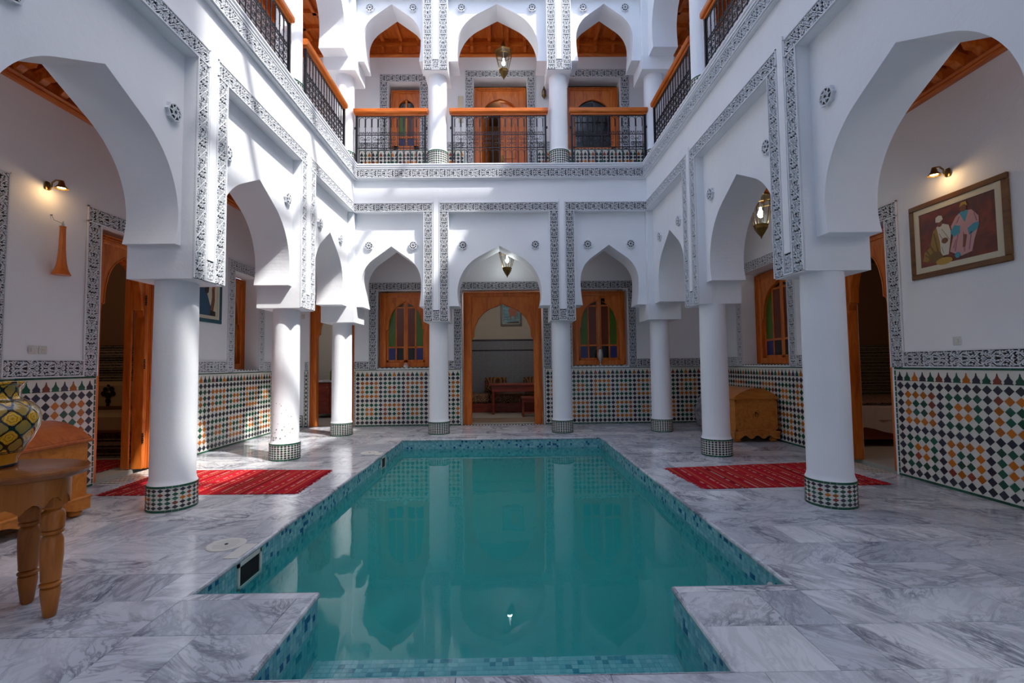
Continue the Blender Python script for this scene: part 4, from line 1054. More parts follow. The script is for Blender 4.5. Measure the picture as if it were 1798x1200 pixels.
# ------------------------------------------------------------------ railings
def railing(label, fn, u0, u1, w):
    L = u1-u0; z0, z1 = 4.955, 5.90
    o = fn(np.array([(u0+u1)/2]), np.array([w]), np.array([4.9])); loc = (float(np.ravel(o[0])[0]), float(np.ravel(o[1])[0]), 4.9)
    t = thing('balcony_railing', label, 'railing', loc, world=True, group='wrought iron balcony railings')
    b = MB(); b.prism([(w-.045, 5.955), (w+.045, 5.955), (w+.055, 5.975), (w+.055, 6.03), (w+.035, 6.045), (w-.035, 6.045), (w-.055, 6.03), (w-.055, 5.975)], u0-.03, u1+.03, axis=0)
    b.build('handrail', 'woodx' if fn is fAB else 'woody', t, fn)
    b = MB(); b.box(u0-.01, u1+.01, w-.025, w+.02, 5.915, 5.957); b.build('rail_batten', 'woodx' if fn is fAB else 'woody', t, fn)
    for u in (u0+.018, u1-.018):
        b = MB(); b.box(u-.018, u+.018, w-.018, w+.018, 4.897, 5.92); b.box(u-.04 if u < (u0+u1)/2 else u, u if u < (u0+u1)/2 else u+.04, w-.01, w+.01, 5.66, 5.70); b.build('post', 'iron', t, fn)
    ua, ub = u0+.06, u1-.06; n = 2*max(2, round((ub-ua)/.118/2)); p = (ub-ua)/n; r = .0062
    b = MB()
    for z in (5.90, 5.545, 5.30, 4.96): b.box(ua-.03, ub+.03, w-r, w+r, z-.006, z+.006)
    za = np.linspace(0, PI, 9)
    def spiral(cx, cz, rad, d, turns=1.5, start=0, s=1):
        a = np.linspace(0, turns*2*PI, int(9*turns)+3); rr = rad*(1-.78*a/a[-1])
        return np.stack([cx+s*rr*np.cos(start+d*a), 0*a+w, cz+rr*np.sin(start+d*a)], 1)
    for i in range(n+1):
        u = ua+p*i; b.box(u-.0055, u+.0055, w-.0055, w+.0055, 4.96, 5.90)
        if i < n:
            c = u+p/2; R = p*.42
            b.tube([(c-R*math.cos(a), w, 5.83+R*math.sin(a)) for a in za], .0052, 4)
            for sg in (-1, 1):
                b.tube([(c+sg*R, w, 5.83), (c+sg*R, w, 5.71), (c+sg*R*.8, w, 5.695)], .0052, 4)
                b.tube(spiral(c+sg*p*.24, 5.585, .022, sg, 1.3, -PI/2, 1), .0045, 4)
                b.tube([(c+sg*p*.24, w, 5.605), (c+sg*p*.1, w, 5.60), (c, w, 5.555)], .0045, 4)
            b.tube([(c-R*math.cos(a), w, 5.21+R*math.sin(a)) for a in za], .0052, 4)
            b.tube([(c-R, w, 5.21), (c-R, w, 4.965)], .0045, 4)
        if i % 2 == 0 and i < n:
            c = u+p
            for sx in (-1, 1):
                for sz in (-1, 1):
                    cx, cz = c+sx*p*.48, 5.425+sz*.058
                    b.tube(spiral(cx, cz, .044, sx*sz, 1.4, 0 if sx < 0 else PI, 1), .005, 4)
                    b.tube([(cx-sx*.044, w, cz), (c+sx*.012, w, 5.425+sz*.02), (c, w, 5.425)], .0045, 4)
    b.build('scrollwork', 'iron', t, fn, recalc=False, kind='stuff')
    return t
railing('iron railing in the left bay of the far balcony, before the narrow arched window', fAB, -2.77, -1.46, -.17)
railing('iron railing in the middle of the far balcony, before the double door', fAB, -.99, .79, -.17)
railing('iron railing in the right bay of the far balcony, before the dark window', fAB, 1.25, 2.66, -.17)
railing('iron railing of the left balcony, nearer of two, cut by the picture top', fAL, 4.05, 6.18, -.17)
railing('iron railing of the left balcony, between its column and the far corner', fAL, 6.66, 8.32, -.17)
railing('iron railing of the right balcony, nearer of two, cut by the picture top', fAR, 3.95, 6.12, -.17)
railing('iron railing of the right balcony, between its column and the far corner', fAR, 6.62, 8.32, -.17)

# ------------------------------------------------------------------ lanterns and lamps
def make_lantern():
    t = bpy.data.objects.new('hanging_lantern', None); COL.objects.link(t)   # origin at the tip, height to chain top variable
    n = 6; b = MB(); b.lathe([(.002, 0), (.012, .03), (.05, .085), (.088, .15), (.093, .185), (.10, .19), (.10, .205), (.07, .21)], n=n, phase=.3); b.build('base_cup', 'brass', t)
    b = MB(); b.lathe([(.088, .205), (.165, .50), (.178, .58)], n=n, caps=False, phase=.3); b.build('glass_shade', 'glass', t, recalc=False)
    b = MB()
    for k in range(n):
        a = .3+2*PI*k/n; b.tube([(.09*math.cos(a), .09*math.sin(a), .2), (.167*math.cos(a), .167*math.sin(a), .5), (.18*math.cos(a), .18*math.sin(a), .585)], .006, 5)
    for r, z in ((.167, .5), (.18, .585)):
        b.tube([(r*math.cos(.3+2*PI*k/n), r*math.sin(.3+2*PI*k/n), z) for k in range(n)], .007, 5, closed=True)
    b.build('glass_bars', 'brass', t, kind='stuff')
    b = MB(); b.lathe([(.182, .585), (.17, .60), (.10, .635), (.07, .66), (.062, .70), (.05, .72), (.03, .76), (.014, .80), (.014, .83)], n=n, phase=.3); b.build('crown', 'brass', t)
    b = MB(); b.lathe([(.001, .30), (.03, .315), (.042, .35), (.032, .39), (.016, .42), (.016, .45), (.001, .452)], n=14); b.build('bulb', 'bulb', t, smooth=True)
    b = MB(); b.tube([(0, 0, .45), (0, 0, .64)], .012, 6); b.build('lamp_holder', 'plastic', t)
    return t
def hang(t, loc, ztop, label):
    t.location = loc; tag(t, label, 'lantern', 'glass and brass lanterns')
    h = ztop-loc[2]; b = MB(); z = .82
    while z < h-.03:
        a = np.linspace(0, 2*PI, 9)[:-1]; k = round(z*100) % 2
        b.tube([((.009*math.cos(q) if k else 0), (0 if k else .009*math.cos(q)), z+.016+.02*math.sin(q)) for q in a], .003, 4, closed=True); z += .031
    b.build('chain', 'brass', t, kind='stuff')
    b = MB(); b.lathe([(.012, h-.05), (.045, h-.03), (.055, h-.005), (.055, h)], n=16); b.build('ceiling_rose', 'brass', t)
L1 = make_lantern(); L2 = copy_tree(L1); L3 = copy_tree(L1)
hang(L1, (.0, 9.17, 7.0), UC, 'glass lantern hanging on the upper floor before the double door')
hang(L2, (.03, 9.17, 2.96), GC, 'glass lantern hanging over the ground floor salon doorway')
hang(L3, (3.58, 6.40, 2.96), GC, 'glass lantern hanging in the right gallery above the pine chest')
for o in (L1, L2, L3):
    l = bpy.data.lights.new('lantern_light', 'POINT'); l.energy = 6; l.color = (.9, .97, 1); l.shadow_soft_size = .05
    q = bpy.data.objects.new('lantern_light', l); COL.objects.link(q); q.parent = o; q.location = (0, 0, .24)
def sconce(fn, u, z, label):
    o = fn(u, 0., z); t = thing('wall_sconce', label, 'wall lamp', o, world=True)
    b = MB(); b.lathe([(.022, 0), (.03, .02), (.03, .06), (.02, .08)], n=10, rx=1, ry=.35); V = np.concatenate(b.V); b.V = [V+np.array([u, .011, z-.06])]
    b.build('backplate', 'brass', t, fn)
    b = MB(); b.tube([(u, .012, z-.045), (u, .035, z-.055), (u, .05, z-.03), (u, .055, z+.01), (u, .09, z+.035), (u, .13, z+.03), (u, .14, z+.015)], .008, 7); b.build('arm', 'brass', t, fn, smooth=True)
    b = MB(); b.lathe([(.016, .03), (.022, .01), (.028, -.015), (.055, -.05)], (u, .145, z), 16, caps=False); b.build('bell_shade', 'brass', t, fn, smooth=True, recalc=False)
    b = MB(); b.lathe([(.001, -.046), (.03, -.042), (.034, -.03), (.02, -.01), (.001, .0)], (u, .145, z), 12); b.build('bulb', 'warmbulb', t, fn, smooth=True)
    l = bpy.data.lights.new('sconce_light', 'POINT'); l.energy = 1.3; l.color = (1, .62, .28); l.shadow_soft_size = .02
    q = bpy.data.objects.new('sconce_light', l); COL.objects.link(q); q.parent = t; p = fn(u, .145, z-.062); q.location = Vector(p)-t.location
sconce(fOL, 4.50, 3.05, 'lit brass wall lamp on the left wall above the wooden horn')
sconce(fOR, 4.36, 3.07, 'lit brass wall lamp on the right wall above the painting of two seated people')
b = MB(); b.lathe([(.02, 0), (.05, .02), (.055, .06), (.03, .1), (.045, .13)], (3.27, .05, 2.16), 10); tag(b.build('wall_bracket', 'brass', None, fOB, smooth=True), 'small brass wall light on the far wall beside the right corner column', 'wall lamp')
# upper small brass wall lantern
t = thing('wall_lantern', 'tiny brass lantern on the upper wall right of the double door', 'wall lamp', (.86, 9.70, 6.95))
b = MB(); b.lathe([(.005, -.04), (.03, 0), (.05, .03), (.05, .13), (.03, .17), (.015, .2), (.008, .24)], n=8); b.build('body', 'brass', t)
b = MB(); b.lathe([(.051, .035), (.051, .12)], n=8, caps=False); b.build('glass', 'glass', t, recalc=False)
b = MB(); b.tube([(0, .045, .2), (0, 0, .24)], .006, 5); b.build('hook', 'iron', t)
b = MB(); b.bbox(-.97, -.87, .0, .03, 6.42, 7.0, .006); t = b.build('wall_panel', 'mount', None, fOB); tag(t, 'beige board on the upper wall half hidden behind the column left of the lantern', 'panel')

# ------------------------------------------------------------------ pictures
def poly(root, name, pts, m, fn, w, th=.0012):
    b = MB(); b.prism([(u, z) for u, z in pts], 0, th, axis=1); V = np.concatenate(b.V); b.V = [V+np.array([0, w, 0])]
    return b.build(name, m, root, fn)
def picture(label, fn, u0, u1, z0, z1, fw, mw, fm, cm, tiltz=0, depth=.03):
    o = fn((u0+u1)/2, 0., z0); t = thing('framed_painting', label, 'painting', o, world=True)
    b = MB()
    for a in ((u0, u1, z0, z0+fw), (u0, u1, z1-fw, z1), (u0, u0+fw, z0+fw, z1-fw), (u1-fw, u1, z0+fw, z1-fw)): b.bbox(a[0], a[1], .002, depth, a[2], a[3], .006)
    b.build('frame', fm, t, fn)
    b = MB(); a = fw
    for q in ((u0+a, u1-a, z0+a, z0+a+mw), (u0+a, u1-a, z1-a-mw, z1-a), (u0+a, u0+a+mw, z0+a+mw, z1-a-mw), (u1-a-mw, u1-a, z0+a+mw, z1-a-mw)): b.box(q[0], q[1], .002, depth-.008, q[2], q[3])
    b.build('slip', 'mount', t, fn)
    b = MB(); a = fw+mw; b.box(u0+a, u1-a, .002, depth-.014, z0+a, z1-a); b.build('canvas', cm, t, fn)
    return t
C = lambda n, r, g, b: W_.setdefault(n, simple(n, srgb(r, g, b), .5))
for n, c in (('p_white', (206, 200, 184)), ('p_ochre', (150, 116, 40)), ('p_pink', (196, 150, 150)), ('p_blue', (60, 150, 170)), ('p_skin', (120, 70, 44)), ('p_gold', (176, 140, 50)), ('p_dark', (40, 26, 22)), ('p_navy', (30, 74, 104)), ('p_cream', (200, 190, 160)), ('p_rust', (150, 76, 40)), ('p_dark_ochre', (112, 84, 30)), ('p_mauve', (160, 112, 122)), ('p_grey', (150, 146, 136))): C('paint_'+n[2:], *c)
pr = picture('painting of two people in robes seated on red ground, in a brown wooden frame', fOR, 3.83, 4.80, 2.075, 2.84, .055, .055, 'frame', 'canvas')
# in picture fractions: a runs left to right as seen (u decreases on the right wall), b runs up
def pp(name, pts, m, lift):
    u0, u1, z0, z1 = 4.80-.11, 3.83+.11, 2.075+.11, 2.84-.11
    return poly(pr, name, [(u0+(u1-u0)*a, z0+(z1-z0)*c) for a, c in pts], 'paint_'+m, fOR, .016+lift*.0013)
def ell(ca, cb, ra, rb, n=14): return [(ca+ra*math.cos(2*PI*k/n), cb+rb*math.sin(2*PI*k/n)) for k in range(n)]
pp('robe', [(.03, .12), (.06, .28), (.14, .34), (.20, .62), (.27, .70), (.33, .66), (.34, .40), (.36, .20), (.30, .08), (.18, .05)], 'ochre', 0)
pp('shirt', [(.25, .68), (.33, .72), (.42, .66), (.45, .52), (.42, .28), (.40, .14), (.30, .14), (.29, .4)], 'white', 1)
pp('head', ell(.30, .73, .038, .06), 'skin', 2)
pp('turban', [(.245, .77), (.25, .85), (.29, .88), (.335, .86), (.35, .79), (.30, .75)], 'white', 3)
pp('hands', ell(.36, .40, .045, .05), 'skin', 3)
pp('robe', [(.42, .18), (.47, .42), (.45, .62), (.52, .76), (.60, .82), (.72, .80), (.80, .66), (.80, .52), (.74, .30), (.70, .10), (.56, .06)], 'pink', 1)
pp('sleeve', [(.44, .52), (.50, .62), (.57, .58), (.56, .46), (.48, .42)], 'blue', 2)
pp('sleeve', [(.66, .50), (.74, .56), (.80, .56), (.79, .46), (.68, .38)], 'blue', 2)
pp('collar', [(.57, .80), (.63, .62), (.68, .80), (.63, .84)], 'blue', 2)
pp('head', ell(.62, .87, .042, .065), 'skin', 3)
pp('headdress', [(.575, .90), (.60, .97), (.66, .97), (.68, .88), (.64, .93)], 'gold', 4)
pp('forearm', [(.61, .42), (.65, .40), (.62, .20), (.59, .20)], 'skin', 3)
pp('shoe', ell(.52, .09, .035, .05), 'blue', 3)
pp('pouf', ell(.34, .04, .115, .065), 'gold', 4)
pp('foot', ell(.14, .08, .04, .03), 'skin', 3)
for a, c_ in (((.08, .30), (.16, .12)), ((.12, .42), (.24, .10)), ((.20, .58), (.26, .14)), ((.06, .22), (.22, .06))):
    pp('robe_fold', [(a[0], a[1]), (a[0]+.018, a[1]+.01), (c_[0]+.02, c_[1]), (c_[0], c_[1]-.01)], 'dark_ochre', 1)
for a, c_ in (((.53, .44), (.48, .16)), ((.60, .46), (.60, .12)), ((.70, .44), (.66, .14)), ((.56, .74), (.52, .64)), ((.74, .74), (.77, .58)), ((.50, .36), (.46, .22))):
    pp('robe_fold', [(a[0], a[1]), (a[0]+.012, a[1]), (c_[0]+.016, c_[1]), (c_[0], c_[1])], 'mauve', 2)
for a, c_ in (((.32, .62), (.42, .40)), ((.28, .55), (.36, .34)), ((.31, .30), (.33, .18))):
    pp('shirt_fold', [(a[0], a[1]), (a[0]+.008, a[1]), (c_[0]+.008, c_[1]), (c_[0], c_[1])], 'grey', 2)
pp('robe', [(.12, .16), (.20, .26), (.29, .22), (.33, .12), (.26, .04), (.14, .06)], 'dark_ochre', 2)
pl = picture('portrait of a bearded man in blue, teal frame, partly behind the nearest left pilaster', fOL, 6.62, 7.28, 1.92, 2.72, .055, .05, 'teal', 'mount')
def pq(name, pts, m, lift):
    u0, u1, z0, z1 = 6.62+.105, 7.28-.105, 1.92+.105, 2.72-.105
    return poly(pl, name, [(u0+(u1-u0)*a, z0+(z1-z0)*c) for a, c in pts], 'paint_'+m, fOL, .016+lift*.0013)
pq('robe', [(0, 0), (0, .62), (.2, .74), (.42, .62), (.60, .30), (.8, .10), (.8, 0)], 'navy', 0)
pq('arm', [(.62, .1), (.72, .50), (.70, .70), (.84, .74), (.86, .4), (.78, .1)], 'skin', 1)
pq('hand', ell(.78, .76, .08, .08), 'rust', 2)
pq('head', ell(.42, .80, .17, .15), 'rust', 1); pq('beard', [(.30, .74), (.55, .74), (.52, .58), (.42, .54), (.34, .6)], 'dark', 2); pq('turban', [(.2, .86), (.3, .98), (.55, .99), (.64, .88), (.4, .92)], 'white', 2)
pq('cuff', [(.60, 0), (.66, .14), (.9, .12), (.9, 0)], 'dark', 2)
ps = picture('dark framed picture of a camel on blue, on the salon back wall', lambda u, w, z: (u, 13.1-w, z), -.16, .44, 2.32, 3.0, .06, .012, 'blackf', 'sea')
fS = lambda u, w, z: (u, 13.1-w, z)
poly(ps, 'camel', [(.06, 2.78), (.10, 2.60), (.12, 2.45), (.15, 2.60), (.22, 2.62), (.25, 2.46), (.28, 2.62), (.32, 2.74), (.36, 2.9), (.30, 2.86), (.24, 2.84), (.16, 2.90)], 'paint_rust', fS, .018)
poly(ps, 'ground', [(-.08, 2.40), (.36, 2.40), (.36, 2.46), (.1, 2.44)], 'paint_dark', fS, .0185)

# ------------------------------------------------------------------ wall pieces: horn, switches
t = thing('wooden_horn', 'long wooden horn hanging by a cord on the left wall below the lamp', 'horn', fOL(4.60, .05, 2.17), world=True)
prof = [(.072, 0), (.074, .004), (.066, .02), (.05, .06), (.040, .11), (.033, .18), (.028, .26), (.025, .36), (.024, .47), (.026, .475), (.026, .485), (.010, .487)]
b = MB(); b.lathe(prof, (0, 0, 0), 22); V = np.concatenate(b.V); b.V = [V+np.array([4.60, .078, 2.175])]; b.build('bore', 'wood', t, fOL, smooth=True)
b = MB(); b.tube([(4.60, .078, 2.66), (4.60, .078, 2.685)], .012, 8); b.tube([(4.60, .078, 2.685), (4.60, .078, 2.71)], .005, 6); b.build('mouthpiece', 'chrome', t, fOL)
b = MB(); b.tube([(4.60, .075, 2.69), (4.56, .03, 2.71), (4.55, .012, 2.76)], .002, 4); b.tube([(4.55, .0, 2.76), (4.55, .02, 2.76)], .004, 5); b.build('cord', 'iron', t, fOL)
b = MB()
for k in range(4): b.lathe([(.005, 0), (.005, .0015)], (0, 0, 0), 6)
def plate(fn, u, z, label, kind='rocker'):
    t = thing('wall_socket' if kind == 'socket' else 'light_switch', label, 'switch' if kind != 'socket' else 'socket', fn(u, 0., z-.04), world=True)
    b = MB(); b.bbox(u-.04, u+.04, .001, .011, z-.04, z+.04, .004); b.build('plate', 'plastic', t, fn)
    b = MB(); b.bbox(u-.022, u+.022, .010, .015, z-.022, z+.022, .003); b.build('rocker' if kind != 'socket' else 'insert', 'plastic', t, fn)
    if kind == 'socket':
        b = MB()
        for d in (-.009, .009): b.box(u+d-.0025, u+d+.0025, .0145, .0155, z-.003, z+.003)
        b.build('pin_holes', 'shadow', t, fn, kind='stuff')
plate(fOL, 4.425, 1.435, 'white square light switch on the left wall, nearer of the pair'); plate(fOL, 4.52, 1.435, 'white square wall socket on the left wall, farther of the pair', 'socket')
plate(fOR, 4.37, 1.425, 'white light switch on the right wall under the painting of two people')
b = MB(); b.bbox(-4.27, -4.20, .001, .012, 2.24, 2.34, .003); tag(b.build('light_switch', 'plastic', None, fOB), 'small grey switch on the far left wall beside the kitchen door', 'switch')

# ------------------------------------------------------------------ rugs
def rug(name, cor, mat, label, seed):
    c = np.mean(cor, axis=0); t = thing('kilim_rug', label, 'rug', (c[0], c[1], 0.0008))
    (ax, ay), (bx, by), (cx, cy_), (dx, dy) = [np.array(p)-c for p in cor]
    nx, ny = 40, 20; b = MB(); v = []; rnd = random.Random(seed)
    for k in (0, 1):
        for j in range(ny+1):
            for i in range(nx+1):
                s_, q = i/nx, j/ny
                x = (ax*(1-s_)+bx*s_)*(1-q)+(dx*(1-s_)+cx*s_)*q; y = (ay*(1-s_)+by*s_)*(1-q)+(dy*(1-s_)+cy_*s_)*q
                z = .0 if k == 0 else .006+.002*math.sin(9*s_+3*q)*math.sin(7*q+seed)
                v.append((x, y, z))
    N = (nx+1)*(ny+1); f = [(N+j*(nx+1)+i, N+j*(nx+1)+i+1, N+(j+1)*(nx+1)+i+1, N+(j+1)*(nx+1)+i) for j in range(ny) for i in range(nx)]
    for i in range(nx): f += [(i, i+1, N+i+1, N+i), (ny*(nx+1)+i, ny*(nx+1)+i+1, N+ny*(nx+1)+i+1, N+ny*(nx+1)+i)]
    for j in range(ny):
        for e in (0, nx): a_ = j*(nx+1)+e; f.append((a_, a_+nx+1, N+a_+nx+1, N+a_))
    b.add(v, f); b.build('weave', mat, t)
    b = MB()
    for (p0, p1) in (((ax, ay), (dx, dy)), ((bx, by), (cx, cy_))):
        sgn = 1 if p0[0] > 0 else -1
        for k in range(60):
            q = (k+.5)/60; x = p0[0]*(1-q)+p1[0]*q; y = p0[1]*(1-q)+p1[1]*q; l = rnd.uniform(.02, .045)
            b.tube([(x-sgn*.005, y, .004), (x+sgn*l, y+rnd.uniform(-.01, .01), .002)], .003, 3)
    b.build('fringe', 'fringe', t, kind='stuff')
rug('kilim_rug', [(-4.03, 4.69), (-2.09, 4.67), (-2.13, 5.70), (-4.11, 5.80)], 'kilimL', 'red striped woven rug on the marble left of the pool', 1)
rug('kilim_rug', [(1.95, 4.63), (3.84, 4.70), (3.76, 5.77), (1.87, 5.55)], 'kilimR', 'red striped woven rug on the marble right of the pool', 2)

# ------------------------------------------------------------------ chests
def chest(name, label, loc, rz, Lh, D, h, rise, lidm, endm, longm):
    """local: length along x (Lh half), depth along y (D half)"""
    t = thing(name, label, 'chest', loc, rz)
    b = MB(); b.bbox(-Lh, Lh, -D, D, .13, h, .004); b.build('body', longm, t)
    b = MB(); m = 14
    arc = [(-D-.012+ (2*D+.024)*i/m, h+.035+rise*math.sin(PI*i/m)**.8) for i in range(m+1)]
    b.prism([(D+.012, h+.006), (-D-.012, h+.006)]+arc, -Lh-.012, Lh+.012, axis=0); lid = b.build('lid', lidm, t)
    b = MB(); b.bbox(-Lh-.025, Lh+.025, -D-.028, D+.028, h, h+.03, .008); b.build('lid_lip', lidm, lid)
    # scalloped skirt
    b = MB()
    def skirt(half, fixed, axis):
        n = 24; top = .15; pts = []
        for i in range(n+1):
            s_ = -half+2*half*i/n; a = abs(s_)/half
            z = .055 if a > .86 else .055+.055*math.sin((.86-a)/.86*PI*1.5)**2
            pts.append((s_, z))
        for f_ in (fixed, -fixed):
            b.prism(pts+[(half, top), (-half, top)], f_-.012, f_+.012, axis=axis)
    skirt(Lh+.012, D+.012, 1); skirt(D+.0, Lh+.012, 0)
    b.build('skirt', longm, t)
    b = MB(); b.bbox(-Lh-.03, Lh+.03, -D-.03, D+.03, .145, .17, .008); b.build('base_moulding', longm, t)
    for sx in (-1, 1):
        for sy_ in (-1, 1):
            b = MB(); b.lathe([(.028, 0), (.048, .012), (.055, .035), (.045, .055), (.03, .06), (.03, .1)], (sx*(Lh-.06), sy_*(D-.05), 0), 14); b.build('bun_foot', longm, t, smooth=True)
    return t
t = chest('wooden_chest', 'long varnished chest with curved lid against the left wall, behind the round table', (-3.98, 3.42, 0), PI/2, .70, .35, .62, .15, 'chestlid', 'chestx', 'chest')
b = MB(); b.box(-.02, .02, -.36, -.352, .5, .64); b.box(-.012, .012, -.366, -.352, .6, .66); b.build('hasp', 'chrome', t)
t = chest('wooden_chest', 'honey pine chest with domed lid standing in the right gallery behind a column', (3.87, 7.85, 0), PI/2, .60, .33, .66, .14, 'chest', 'chestx', 'chestx')
b = MB()
for e in (-1,):
    x = -.60*1.0-.006
    for s_ in (-1, 1): b.box(-.606, -.60, s_*.33-.03 if s_ > 0 else s_*.33, s_*.33 if s_ > 0 else s_*.33+.03, .17, .66)
    for z in (.17, .63): b.box(-.606, -.60, -.33, .33, z, z+.03)
b.build('end_frame', 'chestx', t)
b = MB(); a = np.linspace(0, 2*PI, 13)[:-1]
b.tube([(-.62, .024*math.cos(q), .42+.03*math.sin(q)) for q in a], .005, 5, closed=True); b.lathe([(.015, 0), (.012, .012)], (0, 0, 0), 8); V = b.V[-1]; b.V[-1] = np.stack([-.60-V[:, 2], V[:, 0], V[:, 1]+.455], 1)
b.build('ring_handle', 'brass', t)

# ------------------------------------------------------------------ table and vase
TX, TY = -2.61, 2.44
t = thing('oval_table', 'oval wooden side table with turned legs and scalloped apron, holding the yellow vase', 'table', (TX, TY, 0))
b = MB(); b.lathe([(.0, .705), (.93, .705), (.97, .712), (.985, .722), (1.0, .732), (.99, .742), (.965, .745), (.0, .745)], n=64, rx=.42, ry=.27, caps=False); b.build('tabletop', 'tabletop', t, smooth=True)
b = MB(); n = 72; v = []; f = []
for k in range(n):
    a = 2*PI*k/n; x, y = .335*math.cos(a), .205*math.sin(a); zl = .56+.035*abs(math.sin(a*9))+.02*math.cos(a*4)
    for rr_, z in ((1, zl), (1, .706), (.94, .706), (.94, zl)): v.append((x*rr_, y*rr_, z))
for k in range(n):
    j = (k+1) % n
    for e in range(4): f.append((4*k+e, 4*k+(e+1) % 4, 4*j+(e+1) % 4, 4*j+e))
b.add(v, f); b.build('apron', 'table', t)
leg = [(r_*1.22, z_) for r_, z_ in [(.016, 0), (.022, .01), (.033, .12), (.033, .145), (.026, .15), (.036, .158), (.036, .168), (.026, .176), (.033, .184), (.033, .20), (.038, .30), (.037, .38), (.031, .405), (.027, .41), (.037, .418), (.037, .43), (.031, .436), (.038, .44), (.040, .50), (.036, .525), (.026, .535), (.036, .548), (.036, .555)]]
for lx, ly in ((.285, .01), (.03, .15), (-.285, .0), (.0, -.16)):
    b = MB(); b.lathe(leg, (lx, ly, 0), 18); b.bbox(lx-.04, lx+.04, ly-.04, ly+.04, .55, .704, .005); b.build('leg', 'table', t, smooth=True)
t = thing('painted_vase', 'large yellow and black painted pottery vase standing on the oval table', 'vase', (-2.71, 2.45, .7455)); t.scale = (.87, .87, .87)
b = MB()
vp = [(.150, .0), (.158, .006), (.160, .02), (.162, .05), (.185, .09), (.225, .16), (.252, .23), (.258, .285), (.245, .335), (.215, .375), (.185, .395), (.170, .405), (.163, .425), (.165, .465), (.176, .492), (.186, .50), (.186, .508), (.172, .51), (.156, .47), (.152, .42)]
b.lathe(vp, n=64, caps=False); b.add([(.15*math.cos(2*PI*k/32), .15*math.sin(2*PI*k/32), .0) for k in range(32)], [tuple(range(32))]); b.build('body', 'vase', t, smooth=True)
b = MB(); b.lathe([(.161, .004), (.1625, .008), (.1625, .018), (.161, .02)], n=48, caps=False); b.build('foot_ring', 'iron', t, smooth=True)

# ------------------------------------------------------------------ small things
t = thing('lidded_jar', 'patterned lidded jar on the floor behind the second right column', 'jar', (3.82, 9.1, 0))
b = MB(); b.lathe([(.085, 0), (.10, .01), (.13, .10), (.16, .22), (.165, .32), (.14, .40), (.08, .45), (.075, .48)], n=24); b.build('body', 'jar', t, smooth=True)
b = MB(); b.lathe([(.085, .48), (.09, .50), (.08, .55), (.04, .60), (.02, .62), (.025, .64), (.001, .66)], n=20); b.build('lid', 'jar', t, smooth=True)
t = thing('candle_holder', 'silver candle lantern standing on the right window sill', 'candle holder', (1.965, 9.755, 1.2025))
b = MB(); b.lathe([(.055, 0), (.05, .012), (.014, .03), (.012, .07), (.03, .10), (.035, .11)], n=16); b.build('stem', 'bowl', t, smooth=True)
b = MB(); b.lathe([(.035, .11), (.058, .16), (.062, .24), (.05, .31), (.045, .34)], n=16, caps=False); b.build('bowl', 'bowl', t, smooth=True, recalc=False)
b = MB(); b.tube([(0, 0, .33), (0, 0, .72)], .003, 4); b.lathe([(.02, .34), (.012, .37), (.002, .375)], n=10); b.build('hanging_rod', 'iron', t)
t = thing('posy_bowl', 'tiny bowl with pale flowers on the left window sill', 'flowers', (-2.10, 9.755, 1.2025))
b = MB(); b.lathe([(.03, 0), (.045, .02), (.05, .05), (.045, .055)], n=14); b.build('bowl', 'plastic', t, smooth=True)
for k in range(7):
    a = k*2.4; b = MB(); b.lathe([(.001, -.014), (.016, -.008), (.02, .002), (.012, .012), (.001, .014)], (.022*math.cos(a)*(k > 0), .022*math.sin(a)*(k > 0), .075+.012*(k == 0)), 8); b.build('bloom', 'flower', t, smooth=True)
# salon
def cushion(name, label, loc, sx, sy_, sz, mat, rx=0):
    b = MB(); n = 10; v = []; f = []
    for k in (-1, 1):
        for j in range(n+1):
            for i in range(n+1):
                u, q = 2*i/n-1, 2*j/n-1; e = ((1-abs(u)**3)*(1-abs(q)**3))**.5
                pin = 1-.06*(abs(u)*abs(q))
                v.append((u*sx/2*(1-.05*(1-abs(q)**2)*0)*pin, k*sy_/2*e, q*sz/2*pin))
    N = (n+1)**2
    for k in range(2):
        f += [(k*N+j*(n+1)+i, k*N+j*(n+1)+i+1, k*N+(j+1)*(n+1)+i+1, k*N+(j+1)*(n+1)+i) for j in range(n) for i in range(n)]
    b.add(v, f); o = b.build(name, mat, smooth=True); o.location = loc; o.rotation_euler = (rx, 0, 0); return tag(o, label, 'cushion')
t = thing('banquette', 'low salon banquette with floral seat along the back wall of the salon', 'sofa', (0, 12.6, 0))
b = MB(); b.bbox(-2.2, 2.2, -.32, .42, .0, .24, .01); b.build('base', 'redwood', t)
for k in range(5):
    b = MB(); b.bbox(-2.2+k*.88, -2.2+(k+1)*.88-.01, -.36, .42, .242, .47, .04); b.build('seat_cushion', 'damask', t)
cushion('throw_cushion', 'brown satin cushion on the salon banquette, left one', (-.30, 12.72, .70), .62, .2, .42, 'damask2', -.15)
cushion('throw_cushion', 'brown satin cushion on the salon banquette, right one', (.75, 12.72, .70), .62, .2, .42, 'damask2', -.15)
t = thing('salon_table', 'dark red wooden table standing before the salon banquette', 'table', (.42, 11.95, 0))
b = MB(); b.bbox(-.88, .88, -.32, .32, .72, .76, .008); b.build('tabletop', 'redwood', t)
b = MB(); b.bbox(-.80, .80, -.27, .27, .56, .72, .006); b.build('apron', 'redwood', t)
for sx in (-1, 1):
    for sy_ in (-1, 1):
        b = MB(); b.lathe([(.022, 0), (.03, .02), (.026, .2), (.034, .4), (.028, .5), (.03, .58)], (sx*.76, sy_*.24, 0), 12); b.build('leg', 'redwood', t, smooth=True)
t = thing('low_stool', 'small square red wooden stool in front of the salon table', 'stool', (.57, 11.25, 0))
b = MB(); b.bbox(-.23, .23, -.2, .2, .42, .47, .008); b.build('seat', 'redwood', t)
